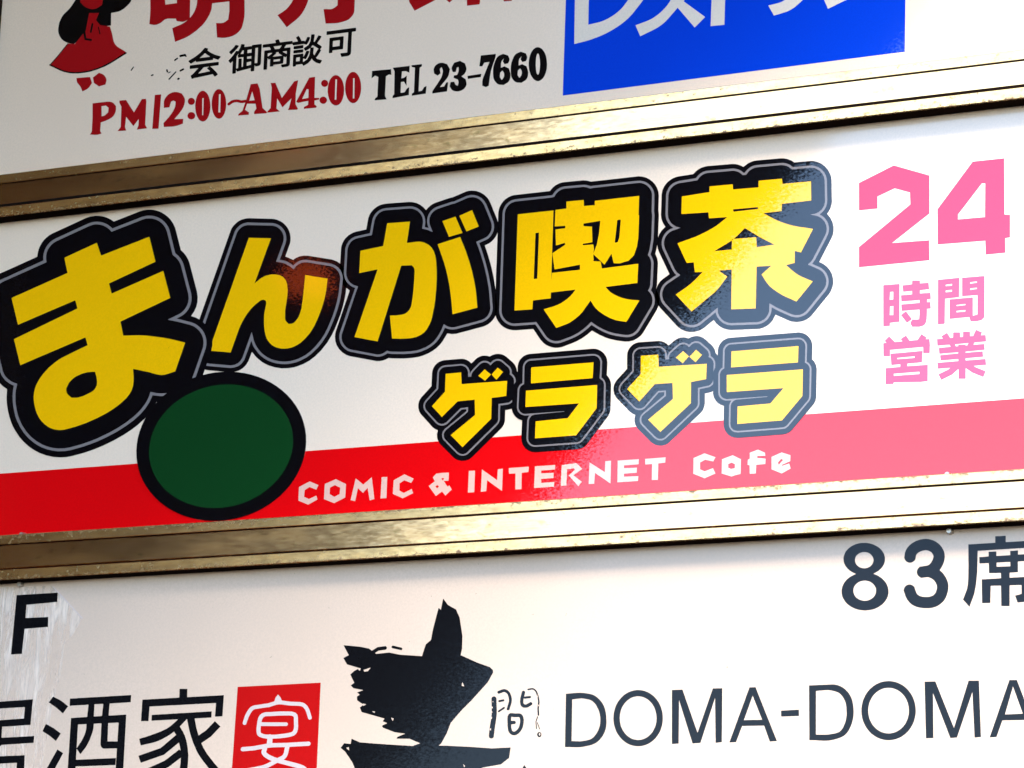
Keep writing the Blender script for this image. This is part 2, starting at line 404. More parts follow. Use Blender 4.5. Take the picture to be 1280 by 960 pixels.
PRINT = [
 ('band','mid','red_band','red',1,'red band along the foot of the panel',
  [[-8121,-660,7702,-678,7678,-2087,-8003,-2042]]),
 ('ma','mid','character','yellow',9,'yellow hiragana ma',
  [[-5461,2457,-6198,2267,-6206,2272,-6284,2450,-6287,2453,-6295,2451,-6785,2294,-6791,2288,-6727,2078,-6727,2070,-7605,1798,-7607,1796,-7608,1792,-7474,1411,-7466,1408,-6582,1669,-6575,1671,-6570,1665,-6528,1553,-7522,1207,-7389,830,-6375,1135,-6370,1131,-6329,1028,-6332,1021,-6448,982,-6715,885,-6775,858,-6841,820,-6929,756,-7008,682,-7068,606,-7108,536,-7126,483,-7133,451,-7137,417,-7138,371,-7132,324,-7122,276,-7091,181,-7075,146,-7042,91,-7021,62,-6984,20,-6925,-31,-6873,-65,-6841,-82,-6801,-98,-6754,-112,-6700,-122,-6662,-125,-6609,-123,-6437,-95,-6266,-54,-6096,2,-5965,55,-5885,94,-5820,130,-5750,174,-5666,240,-5622,290,-5588,346,-5574,398,-5568,470,-5572,529,-5587,629,-5586,636,-5343,573,-5214,532,-5176,523,-5139,517,-5094,517,-5050,523,-4934,548,-4929,551,-4803,928,-4808,935,-5022,999,-5150,1030,-5301,1060,-5406,1079,-5519,1094,-5768,1110,-5775,1115,-5776,1120,-5830,1306,-5824,1312,-5074,1570,-5072,1572,-5203,1952,-5210,1956,-5991,1716,-5999,1719,-6047,1854,-6047,1861,-5340,2096,-5338,2103,-5453,2449],[-6303,646,-6226,646,-6188,643,-6181,637,-6151,560,-6140,501,-6141,454,-6160,416,-6182,391,-6217,368,-6265,349,-6346,321,-6413,308,-6451,305,-6527,311,-6535,314,-6596,363,-6610,384,-6621,412,-6624,438,-6621,458,-6591,516,-6575,535,-6541,565,-6503,591,-6473,605,-6392,632]],[[[-5562,2845,-5629,2835,-6032,2732,-6040,2733,-6088,2765,-6136,2791,-6183,2811,-6230,2826,-6277,2836,-6331,2843,-6423,2840,-6491,2826,-7012,2661,-7065,2639,-7108,2612,-7146,2580,-7177,2544,-7204,2498,-7223,2452,-7233,2405,-7237,2350,-7825,2168,-7871,2151,-7924,2121,-7968,2084,-8006,2040,-8035,1987,-8050,1941,-8058,1894,-8059,1846,-8052,1797,-8039,1748,-7927,1432,-7951,1379,-7965,1326,-7970,1272,-7964,1210,-7949,1155,-7803,744,-7763,673,-7714,613,-7651,557,-7580,511,-7579,417,-7574,357,-7560,282,-7539,200,-7507,111,-7479,49,-7445,-14,-7408,-70,-7330,-168,-7283,-217,-7233,-261,-7177,-305,-7119,-345,-7061,-379,-6983,-418,-6873,-459,-6764,-485,-6649,-500,-6558,-502,-6453,-491,-6289,-463,-6133,-427,-5986,-383,-5833,-327,-5685,-263,-5555,-194,-5466,-138,-5367,-62,-5304,-3,-5236,84,-5196,154,-5100,144,-4996,145,-4909,157,-4735,197,-4671,225,-4615,265,-4570,314,-4537,370,-4393,796,-4383,860,-4387,933,-4402,993,-4425,1047,-4459,1103,-4501,1152,-4548,1195,-4601,1233,-4662,1265,-4730,1290,-4734,1297,-4692,1353,-4665,1410,-4651,1475,-4651,1547,-4666,1621,-4810,2039,-4834,2088,-4867,2138,-4905,2182,-4953,2226,-5061,2545,-5096,2609,-5146,2674,-5185,2712,-5234,2750,-5287,2783,-5341,2808,-5395,2827,-5448,2839,-5509,2845]],[[-5526,2760,-5594,2751,-6048,2635,-6129,2695,-6169,2716,-6216,2736,-6255,2747,-6301,2755,-6348,2758,-6393,2755,-6446,2743,-6959,2581,-7004,2562,-7043,2537,-7077,2506,-7105,2468,-7123,2429,-7135,2382,-7137,2335,-7131,2286,-7802,2077,-7847,2054,-7884,2025,-7915,1990,-7938,1951,-7950,1918,-7958,1878,-7959,1837,-7954,1795,-7945,1760,-7821,1409,-7850,1357,-7865,1311,-7871,1264,-7866,1209,-7855,1167,-7712,764,-7694,729,-7670,693,-7616,635,-7553,590,-7472,550,-7481,484,-7482,403,-7476,349,-7462,275,-7443,206,-7412,117,-7382,55,-7331,-28,-7260,-120,-7171,-206,-7071,-279,-7021,-309,-6958,-341,-6864,-377,-6786,-398,-6686,-415,-6579,-419,-6481,-409,-6325,-383,-6176,-349,-6066,-317,-5927,-268,-5781,-209,-5647,-141,-5530,-70,-5430,7,-5358,80,-5298,167,-5262,250,-5127,227,-5039,226,-4951,236,-4806,266,-4748,286,-4699,316,-4657,355,-4626,403,-4480,836,-4475,874,-4476,914,-4482,954,-4493,987,-4515,1035,-4549,1084,-4591,1127,-4641,1164,-4679,1186,-4723,1204,-4956,1277,-4872,1310,-4836,1332,-4808,1357,-4783,1387,-4762,1425,-4749,1463,-4742,1503,-4743,1555,-4753,1603,-4894,2014,-4917,2063,-4947,2106,-4984,2146,-5035,2187,-5143,2513,-5166,2562,-5202,2613,-5233,2645,-5272,2679,-5312,2704,-5351,2724,-5389,2739,-5435,2752,-5481,2759]],[[-5524,2720,-5576,2712,-6060,2588,-6093,2621,-6126,2647,-6166,2672,-6205,2691,-6244,2704,-6291,2714,-6337,2718,-6375,2715,-6428,2704,-6941,2541,-6980,2524,-7015,2500,-7046,2469,-7071,2431,-7085,2391,-7091,2351,-7089,2303,-7079,2261,-7082,2254,-7775,2041,-7813,2021,-7845,1998,-7872,1968,-7893,1934,-7905,1900,-7912,1867,-7913,1833,-7907,1791,-7771,1398,-7771,1391,-7802,1346,-7817,1306,-7824,1260,-7820,1205,-7670,774,-7633,710,-7608,682,-7576,652,-7511,610,-7471,592,-7423,577,-7419,573,-7433,493,-7437,433,-7432,359,-7419,285,-7399,210,-7370,128,-7344,72,-7294,-11,-7222,-102,-7140,-181,-7050,-248,-6946,-305,-6875,-334,-6781,-361,-6689,-376,-6590,-380,-6499,-372,-6335,-344,-6194,-311,-6088,-281,-5908,-217,-5763,-154,-5633,-85,-5526,-15,-5437,59,-5372,133,-5340,183,-5321,221,-5295,299,-5204,276,-5122,265,-5034,265,-4953,276,-4815,305,-4765,324,-4730,346,-4702,370,-4682,396,-4665,426,-4523,846,-4518,911,-4523,944,-4532,977,-4555,1025,-4591,1074,-4631,1111,-4684,1147,-4745,1172,-4926,1228,-5076,1267,-5088,1275,-4910,1338,-4870,1362,-4837,1392,-4807,1436,-4789,1487,-4785,1539,-4795,1600,-4939,2018,-4962,2060,-4990,2096,-5020,2127,-5069,2164,-5074,2171,-5181,2496,-5212,2560,-5239,2596,-5269,2627,-5307,2657,-5348,2681,-5386,2698,-5433,2712,-5478,2719]]]),
 ('nn','mid','character','yellow',5,'yellow hiragana n',
  [[-3913,2293,-4381,938,-4394,878,-4404,792,-4398,788,-4099,741,-3992,1049,-3964,1111,-3931,1174,-3877,1252,-3816,1320,-3758,1367,-3695,1408,-3681,1415,-3643,1421,-3638,1419,-3607,1402,-3599,1375,-3598,1358,-3618,1242,-3620,1186,-3618,1129,-3611,1046,-3602,994,-3588,945,-3569,896,-3547,859,-3529,836,-3501,808,-3479,789,-3439,765,-3415,754,-3342,732,-3289,726,-3237,726,-3185,733,-3157,741,-3106,760,-3060,783,-2993,835,-2928,902,-2891,951,-2858,1004,-2804,1124,-2758,1249,-2730,1354,-2716,1430,-2708,1498,-2700,1619,-2706,1622,-3032,1699,-3053,1365,-3066,1250,-3080,1195,-3096,1153,-3114,1120,-3138,1092,-3160,1071,-3174,1063,-3198,1056,-3245,1057,-3250,1060,-3279,1087,-3294,1106,-3302,1124,-3306,1141,-3309,1237,-3288,1425,-3286,1521,-3301,1609,-3317,1645,-3340,1678,-3364,1702,-3380,1714,-3420,1733,-3454,1743,-3497,1751,-3560,1754,-3622,1745,-3683,1724,-3711,1709,-3791,1654,-3577,2251,-3582,2254]],[[[-3968,2567,-4040,2557,-4074,2546,-4107,2529,-4158,2488,-4180,2460,-4196,2431,-4671,1049,-4684,1002,-4693,946,-4705,825,-4699,772,-4680,718,-4644,659,-4594,607,-4536,566,-4466,536,-4416,525,-4094,474,-4036,473,-3979,482,-3941,495,-3908,512,-3880,533,-3853,559,-3823,606,-3781,720,-3776,721,-3730,667,-3695,633,-3615,571,-3560,540,-3511,517,-3419,486,-3318,465,-3214,460,-3138,465,-3091,473,-2998,499,-2912,537,-2833,587,-2747,660,-2663,756,-2598,856,-2559,935,-2491,1105,-2455,1226,-2436,1315,-2422,1404,-2410,1570,-2412,1609,-2423,1662,-2444,1711,-2475,1757,-2515,1800,-2575,1843,-2643,1873,-3007,1961,-3069,1968,-3126,1965,-3180,1950,-3229,1925,-3293,1959,-3342,1980,-3347,1983,-3286,2157,-3281,2191,-3281,2230,-3291,2284,-3310,2334,-3339,2381,-3380,2427,-3415,2456,-3455,2481,-3500,2502,-3544,2516,-3583,2523,-3924,2565]],[[-3945,2508,-4008,2502,-4060,2481,-4107,2444,-4136,2398,-4619,984,-4640,824,-4636,780,-4623,740,-4594,690,-4555,648,-4509,616,-4454,591,-4415,582,-4088,531,-4030,533,-3978,547,-3950,561,-3925,579,-3888,624,-3799,869,-3794,870,-3765,808,-3739,767,-3676,693,-3639,658,-3584,617,-3534,588,-3495,570,-3442,550,-3393,536,-3321,523,-3274,518,-3221,517,-3155,522,-3104,531,-3057,543,-2955,584,-2882,629,-2799,699,-2739,764,-2676,851,-2633,929,-2564,1094,-2527,1207,-2506,1291,-2485,1414,-2473,1598,-2479,1641,-2494,1681,-2519,1723,-2552,1759,-2601,1794,-2659,1820,-3033,1908,-3085,1909,-3137,1900,-3184,1878,-3220,1847,-3270,1883,-3314,1908,-3363,1928,-3428,1947,-3353,2163,-3344,2210,-3347,2254,-3358,2295,-3379,2336,-3408,2374,-3436,2401,-3471,2426,-3511,2446,-3550,2459]],[[-3943,2472,-3996,2466,-4039,2448,-4075,2419,-4099,2381,-4579,976,-4589,924,-4600,821,-4598,786,-4589,754,-4567,714,-4535,676,-4492,645,-4447,625,-4412,616,-4090,566,-4032,569,-3979,588,-3943,616,-3916,657,-3797,996,-3758,877,-3729,818,-3703,777,-3672,738,-3626,692,-3591,664,-3546,634,-3483,601,-3434,583,-3361,564,-3314,556,-3266,552,-3195,553,-3124,563,-3073,576,-2976,615,-2904,660,-2826,727,-2752,810,-2707,875,-2667,949,-2600,1107,-2564,1219,-2543,1303,-2523,1421,-2511,1601,-2516,1636,-2529,1673,-2550,1706,-2578,1737,-2619,1766,-2667,1787,-3012,1869,-3045,1874,-3098,1872,-3144,1856,-3181,1830,-3212,1792,-3262,1836,-3327,1876,-3400,1905,-3478,1923,-3481,1926,-3391,2176,-3384,2205,-3383,2240,-3390,2276,-3406,2313,-3429,2346,-3454,2372,-3484,2394,-3519,2412,-3553,2424]]]),
 ('ga','mid','character','yellow',5,'yellow hiragana ga',
  [[-643,2337,-811,2284,-815,2280,-707,2062,-539,2110,-536,2114,-635,2335,-639,2339],[-881,2274,-1057,2236,-954,2015,-770,2047,-764,2050,-871,2276],[-1568,2278,-1852,2286,-1856,2279,-1900,1987,-1904,1983,-2224,1953,-2231,1949,-2235,1653,-2230,1651,-1975,1676,-1969,1674,-2262,803,-2264,799,-2260,796,-1927,711,-1924,715,-1627,1692,-1622,1694,-1478,1685,-1473,1683,-1448,1657,-1435,1633,-1430,1601,-1431,1477,-1437,1340,-1443,1267,-1457,1150,-1465,1123,-1483,1092,-1512,1064,-1536,1049,-1551,1044,-1590,1037,-1664,1034,-1762,1040,-1717,734,-1715,731,-1710,730,-1601,719,-1527,714,-1433,714,-1370,723,-1302,747,-1259,773,-1224,811,-1184,880,-1169,915,-1158,951,-1129,1103,-1119,1197,-1110,1338,-1108,1475,-1113,1589,-1123,1686,-1132,1742,-1143,1789,-1165,1842,-1189,1881,-1204,1901,-1241,1935,-1297,1968,-1322,1979,-1372,1992,-1417,1995,-1556,1991,-1558,1995,-1525,2274,-1528,2277],[-802,1996,-1105,1932,-1112,1928,-1049,1775,-1011,1676,-979,1581,-951,1483,-928,1390,-909,1292,-887,1158,-865,984,-861,980,-520,1035,-517,1040,-534,1186,-550,1287,-571,1384,-608,1524,-654,1665,-709,1807,-792,1994,-797,1997]],[[[-653,2604,-697,2605,-736,2599,-920,2543,-964,2538,-1180,2492,-1214,2478,-1243,2462,-1271,2439,-1300,2409,-1341,2454,-1389,2491,-1443,2520,-1504,2538,-1554,2545,-1894,2556,-1934,2553,-1969,2547,-2014,2531,-2052,2508,-2085,2479,-2112,2445,-2127,2413,-2138,2382,-2161,2234,-2312,2219,-2357,2209,-2416,2183,-2465,2142,-2484,2118,-2501,2087,-2513,2055,-2520,2019,-2525,1689,-2523,1656,-2505,1590,-2474,1531,-2428,1478,-2366,1429,-2543,900,-2551,864,-2553,827,-2544,767,-2522,710,-2484,654,-2435,607,-2380,571,-2324,548,-1931,451,-1886,448,-1841,452,-1802,461,-1758,478,-1714,470,-1540,454,-1422,452,-1329,458,-1266,470,-1189,494,-1121,526,-1077,554,-1027,597,-992,638,-930,735,-866,720,-803,719,-428,781,-390,792,-357,806,-324,828,-296,854,-274,883,-258,913,-246,948,-240,984,-241,1029,-266,1239,-299,1404,-339,1558,-391,1717,-441,1849,-437,1854,-384,1872,-351,1891,-318,1919,-291,1953,-271,1992,-259,2037,-256,2082,-261,2128,-278,2180,-383,2415,-401,2449,-426,2484,-475,2532,-530,2568,-589,2592]],[[-666,2546,-724,2538,-898,2484,-943,2480,-1143,2437,-1172,2427,-1200,2412,-1226,2391,-1247,2366,-1262,2340,-1273,2308,-1277,2276,-1276,2244,-1268,2206,-1252,2168,-1256,2165,-1307,2182,-1303,2247,-1307,2284,-1320,2327,-1341,2366,-1364,2396,-1390,2421,-1420,2444,-1451,2461,-1496,2477,-1546,2485,-1887,2495,-1941,2489,-1976,2477,-2010,2457,-2039,2430,-2061,2397,-2076,2352,-2103,2177,-2319,2154,-2369,2135,-2411,2101,-2440,2058,-2456,2003,-2460,1683,-2457,1645,-2438,1588,-2421,1559,-2401,1534,-2353,1491,-2322,1472,-2291,1459,-2287,1454,-2480,881,-2487,849,-2486,794,-2470,742,-2441,694,-2399,651,-2357,623,-2306,603,-1928,509,-1889,507,-1849,511,-1811,524,-1776,543,-1721,529,-1548,513,-1430,510,-1346,516,-1289,527,-1220,548,-1153,580,-1110,608,-1070,644,-1036,687,-999,747,-967,813,-927,794,-888,782,-849,777,-810,778,-435,841,-386,861,-345,894,-326,919,-313,945,-304,976,-301,1007,-320,1185,-337,1295,-371,1447,-415,1601,-468,1756,-521,1889,-519,1893,-415,1927,-386,1944,-360,1969,-337,2003,-323,2038,-318,2079,-321,2120,-334,2163,-439,2398,-472,2450,-510,2488,-557,2518,-611,2539]],[[-674,2515,-713,2509,-892,2453,-932,2450,-1132,2407,-1161,2396,-1190,2378,-1214,2355,-1231,2327,-1242,2296,-1245,2259,-1242,2231,-1235,2203,-1189,2101,-1269,2140,-1345,2163,-1336,2255,-1340,2287,-1348,2316,-1366,2350,-1389,2380,-1419,2408,-1451,2428,-1490,2445,-1535,2454,-1885,2465,-1930,2459,-1969,2444,-2002,2419,-2026,2389,-2043,2344,-2072,2152,-2077,2148,-2302,2125,-2347,2109,-2384,2080,-2410,2041,-2423,1991,-2427,1675,-2423,1638,-2401,1585,-2385,1560,-2361,1535,-2314,1501,-2245,1473,-2453,847,-2454,801,-2442,754,-2416,710,-2380,673,-2344,649,-2303,632,-1925,538,-1885,537,-1850,543,-1821,554,-1783,577,-1752,565,-1722,559,-1554,543,-1436,540,-1353,545,-1299,556,-1231,577,-1169,607,-1126,637,-1089,673,-1047,730,-1012,793,-984,861,-948,836,-909,818,-870,808,-826,807,-450,869,-408,885,-371,914,-355,935,-342,961,-335,988,-332,1014,-351,1183,-368,1293,-402,1446,-446,1600,-500,1755,-563,1911,-442,1950,-416,1963,-393,1981,-370,2011,-356,2044,-350,2082,-353,2119,-364,2157,-467,2387,-496,2433,-531,2468,-576,2496,-625,2512]]]),
 ('kitsu','mid','character','yellow',5,'yellow kanji kitsu',
  [[1637,2288,1082,2286,1076,2283,1077,2233,1075,2229,933,2233,929,2234,928,2239,921,2313,688,2317,685,2314,688,2227,686,2225,538,2222,536,2220,532,2007,539,2004,673,2001,677,1997,678,1969,674,1966,550,1964,543,1960,556,1759,557,1755,561,1754,679,1775,682,1752,680,1747,510,1655,546,1442,551,1441,891,1469,894,1465,895,1407,893,1403,888,1403,514,1398,511,1393,508,1362,507,1298,504,1330,507,2214,505,2218,14,2218,12,2214,6,955,11,952,251,946,254,952,258,1060,261,1062,500,1068,503,1070,504,1137,507,1143,838,1150,841,1147,778,1076,728,1037,667,1002,639,988,592,971,550,960,416,934,413,929,591,675,710,707,751,720,788,736,848,772,904,814,943,852,1050,991,1089,928,1122,885,1166,842,1242,786,1322,739,1384,712,1444,694,1542,672,1710,931,1704,934,1611,948,1545,963,1484,983,1428,1007,1362,1043,1320,1072,1291,1099,1252,1145,1257,1148,1678,1160,1685,1404,1680,1406,1195,1391,1173,1484,1074,1498,1072,1502,1079,1511,1073,1583,1077,1586,1226,1440,1231,1442,1317,1567,1322,1566,1353,1449,1357,1444,1437,1436,1553,1459,1624,1521,1662,1629,1678,1740,1684,2031,1682,2035,1676,2040,1678,2283,1675,2288],[1407,2005,1433,2003,1436,1997,1422,1769,1402,1713,1365,1710,1361,1712,1361,1717,1390,2002,1396,2005],[1130,2015,1156,2016,1158,2012,1146,1864,1117,1705,1076,1603,1074,1610,1080,1659,1069,1715,1064,1717,926,1719,927,1740,1054,1746,1056,1751,1044,1951,930,1969,928,1999,929,2003],[285,1945,311,1945,315,1942,316,1937,310,1348,309,1344,306,1341,267,1341,261,1344,267,1942,273,1945]],[[[1665,2547,1015,2546,962,2565,910,2575,628,2579,576,2570,526,2550,486,2522,449,2481,-52,2481,-91,2474,-129,2461,-164,2443,-196,2418,-224,2386,-245,2351,-259,2311,-265,2265,-269,980,-262,925,-244,874,-216,826,-176,780,-141,752,-102,728,-63,712,-19,700,29,694,273,689,377,542,421,495,455,469,494,448,537,431,580,421,627,418,674,423,816,462,870,480,931,506,977,531,1023,560,1078,601,1183,536,1258,499,1305,479,1404,449,1525,422,1585,419,1644,428,1695,450,1741,483,1771,519,1945,790,1964,833,1974,876,1975,920,1968,965,1954,1006,1930,1053,1942,1113,1949,1388,1940,1447,1911,1516,1923,1559,1943,1700,1949,2004,1942,2067,1944,2264,1937,2315,1920,2366,1892,2414,1858,2455,1815,2491,1768,2519,1716,2538]],[[1652,2489,1049,2489,1012,2486,964,2506,916,2516,644,2521,597,2513,554,2493,521,2467,489,2425,465,2422,-36,2422,-70,2416,-99,2407,-127,2391,-150,2373,-172,2348,-188,2319,-199,2286,-203,2254,-208,975,-203,934,-188,892,-166,854,-136,820,-109,797,-74,777,-40,763,-7,755,27,751,300,747,424,574,453,541,482,517,512,500,545,487,583,478,621,475,658,480,794,517,850,536,901,558,947,584,1017,630,1072,674,1167,609,1243,567,1327,529,1416,503,1533,477,1584,476,1616,481,1644,490,1672,505,1697,525,1721,554,1895,826,1912,868,1916,917,1912,952,1901,987,1883,1021,1862,1050,1876,1084,1883,1119,1891,1389,1887,1420,1878,1452,1846,1513,1864,1570,1884,1711,1890,2014,1883,2069,1885,2262,1882,2293,1873,2330,1856,2368,1832,2402,1802,2432,1769,2456,1732,2474,1694,2485]],[[1634,2460,1050,2459,1008,2454,964,2475,917,2486,650,2491,607,2483,567,2463,536,2434,514,2397,471,2392,-25,2392,-78,2381,-102,2369,-124,2352,-143,2331,-158,2305,-167,2278,-172,2247,-176,972,-172,936,-160,902,-142,870,-115,839,-90,819,-61,802,-32,790,2,783,275,776,313,779,447,590,467,566,491,546,520,528,549,515,582,507,620,505,653,509,784,545,840,564,891,587,960,629,1002,658,1066,714,1147,654,1220,610,1298,571,1383,540,1528,507,1565,504,1597,507,1625,515,1652,529,1672,545,1694,569,1867,840,1882,875,1887,915,1882,951,1870,987,1850,1020,1824,1049,1843,1083,1853,1122,1861,1392,1856,1423,1848,1451,1834,1479,1812,1508,1834,1577,1854,1713,1860,2017,1852,2067,1853,2292,1843,2329,1827,2361,1804,2392,1777,2417,1742,2439,1709,2452,1676,2459]]]),
 ('cha','mid','character','yellow',5,'yellow kanji cha',
  [[3533,2311,3268,2316,3265,2312,3266,2233,3260,2231,2933,2240,2926,2301,2923,2307,2622,2312,2620,2310,2621,2240,2618,2238,2258,2220,2254,2218,2252,1994,2608,1979,2612,1975,2619,1905,2623,1900,2852,1893,2857,1890,2777,1833,2725,1799,2678,1774,2592,1735,2497,1699,2440,1680,2207,1620,2333,1357,2335,1355,2426,1356,2444,1231,2447,1226,2547,1221,2454,1134,2388,1080,2317,1034,2199,967,2197,962,2406,732,2410,731,2709,947,2768,1003,2871,1131,2761,1215,2767,1218,2923,1216,2928,1213,2928,713,2930,711,3246,695,3253,1222,3442,1215,3317,1117,3377,1020,3418,966,3443,941,3472,916,3528,873,3598,826,3770,735,3974,965,3974,970,3856,1029,3819,1049,3780,1074,3721,1123,3633,1206,3743,1222,3745,1374,3821,1347,3823,1348,3975,1626,3974,1630,3786,1677,3725,1694,3627,1730,3552,1764,3481,1801,3335,1892,3344,1895,3565,1897,3569,1901,3573,1988,3951,1992,3946,2234,3940,2237,3580,2243,3577,2246,3570,2308,3566,2311],[3242,1980,3261,1978,3262,1960,3259,1955,2946,1952,2941,1956,2935,1979,2937,1984],[3087,1723,3091,1727,3096,1727,3297,1587,3476,1482,3475,1480,3250,1469,3243,1592,3241,1597,2956,1604,2952,1607,2996,1640],[2938,1604,2946,1603,2942,1602,2925,1587,2927,1582,2924,1471,2706,1472,2699,1475,2866,1556,2923,1587,2927,1591,2928,1600,2932,1604]],[[[3540,2575,3237,2582,3200,2580,3162,2572,3129,2560,3063,2518,3029,2538,2996,2554,2962,2565,2924,2572,2589,2580,2551,2577,2507,2568,2469,2552,2436,2530,2398,2496,2195,2487,2161,2481,2128,2471,2094,2455,2060,2432,2034,2405,2013,2377,1991,2330,1981,2279,1977,2012,1983,1969,1994,1930,2013,1891,2039,1851,1990,1808,1956,1756,1936,1698,1933,1632,1941,1585,1956,1542,2106,1234,2012,1178,1983,1153,1960,1123,1941,1087,1928,1047,1922,1005,1924,959,1932,921,1944,888,1962,854,1985,819,2216,564,2244,538,2278,514,2331,488,2384,473,2436,468,2489,474,2526,484,2564,502,2700,598,2734,552,2777,512,2829,480,2881,461,2938,451,3290,435,3327,440,3359,450,3392,464,3420,482,3445,505,3467,530,3502,595,3670,508,3707,492,3772,479,3837,481,3869,488,3903,501,3933,519,3961,541,4180,788,4203,819,4226,870,4237,923,4234,982,4220,1038,4193,1090,4155,1138,4113,1174,4057,1207,4215,1497,4228,1532,4237,1572,4237,1631,4223,1692,4198,1745,4154,1804,4177,1834,4196,1869,4207,1904,4214,1944,4208,2225,4202,2267,4190,2305,4162,2361,4124,2409,4078,2448,4022,2478,3980,2492,3938,2499,3728,2503,3686,2533,3638,2556,3591,2570]],[[3526,2516,3243,2522,3205,2519,3167,2509,3137,2493,3111,2472,3083,2441,3068,2441,3030,2472,2996,2492,2963,2504,2930,2512,2571,2519,2532,2511,2494,2493,2466,2472,2435,2438,2211,2427,2163,2417,2134,2405,2110,2389,2086,2367,2069,2345,2050,2305,2042,2263,2038,2020,2041,1987,2052,1943,2075,1898,2108,1858,2148,1826,2106,1813,2077,1798,2052,1780,2029,1754,2010,1723,1999,1691,1994,1659,1995,1622,2002,1588,2012,1559,2145,1285,2168,1247,2195,1217,2194,1212,2061,1136,2024,1103,2004,1072,1990,1036,1984,1000,1985,963,2000,906,2015,877,2032,852,2258,602,2282,580,2306,563,2349,541,2397,529,2445,527,2488,535,2516,546,2539,560,2722,691,2745,633,2780,585,2824,547,2876,521,2933,509,3256,493,3289,494,3322,500,3354,513,3385,532,3410,556,3429,583,3442,614,3449,640,3452,686,3455,689,3553,630,3707,552,3762,537,3795,535,3822,538,3873,554,3896,566,3919,585,4135,829,4152,851,4172,897,4179,947,4173,997,4153,1049,4127,1087,4090,1122,4058,1143,3967,1189,4002,1235,4159,1521,4170,1547,4178,1578,4180,1610,4177,1642,4169,1675,4155,1708,4136,1737,4115,1763,4087,1787,4059,1805,4096,1833,4123,1862,4142,1897,4153,1937,4156,1973,4150,2222,4146,2255,4137,2288,4115,2332,4083,2371,4043,2404,3999,2426,3967,2436,3934,2441,3710,2445,3667,2479,3625,2501,3578,2513]],[[3550,2486,3243,2492,3215,2490,3182,2480,3151,2464,3127,2443,3102,2410,3055,2412,3026,2440,2997,2459,2963,2474,2930,2482,2581,2489,2542,2481,2509,2464,2481,2441,2457,2409,2221,2397,2192,2393,2163,2383,2139,2370,2115,2350,2097,2328,2080,2292,2072,2251,2069,2012,2077,1964,2099,1915,2118,1890,2139,1869,2183,1839,2243,1817,2126,1787,2097,1773,2073,1755,2050,1727,2033,1693,2026,1656,2026,1619,2042,1566,2176,1288,2208,1244,2247,1212,2247,1207,2209,1184,2085,1114,2056,1091,2036,1065,2022,1033,2015,1002,2015,965,2029,913,2056,868,2281,620,2315,591,2358,569,2401,558,2444,557,2487,567,2520,584,2750,749,2756,687,2765,659,2780,631,2799,606,2819,586,2842,569,2871,554,2899,544,2932,539,3256,522,3289,524,3321,532,3354,548,3380,569,3399,595,3412,621,3419,648,3422,738,3426,744,3520,681,3711,581,3762,566,3813,566,3859,580,3896,606,4124,866,4144,909,4150,958,4141,1004,4119,1052,4095,1081,4063,1107,3917,1184,3918,1193,3950,1217,3974,1249,4132,1537,4148,1581,4150,1622,4142,1664,4126,1702,4101,1736,4073,1762,4037,1784,3931,1818,3998,1820,4045,1835,4067,1850,4086,1867,4102,1887,4115,1913,4124,1945,4126,1976,4120,2225,4110,2277,4091,2316,4064,2351,4027,2381,3990,2399,3962,2407,3934,2411,3701,2415,3663,2447,3630,2467,3592,2480]]]),
 ('ge1','mid','character','yellow',5,'small yellow katakana ge',
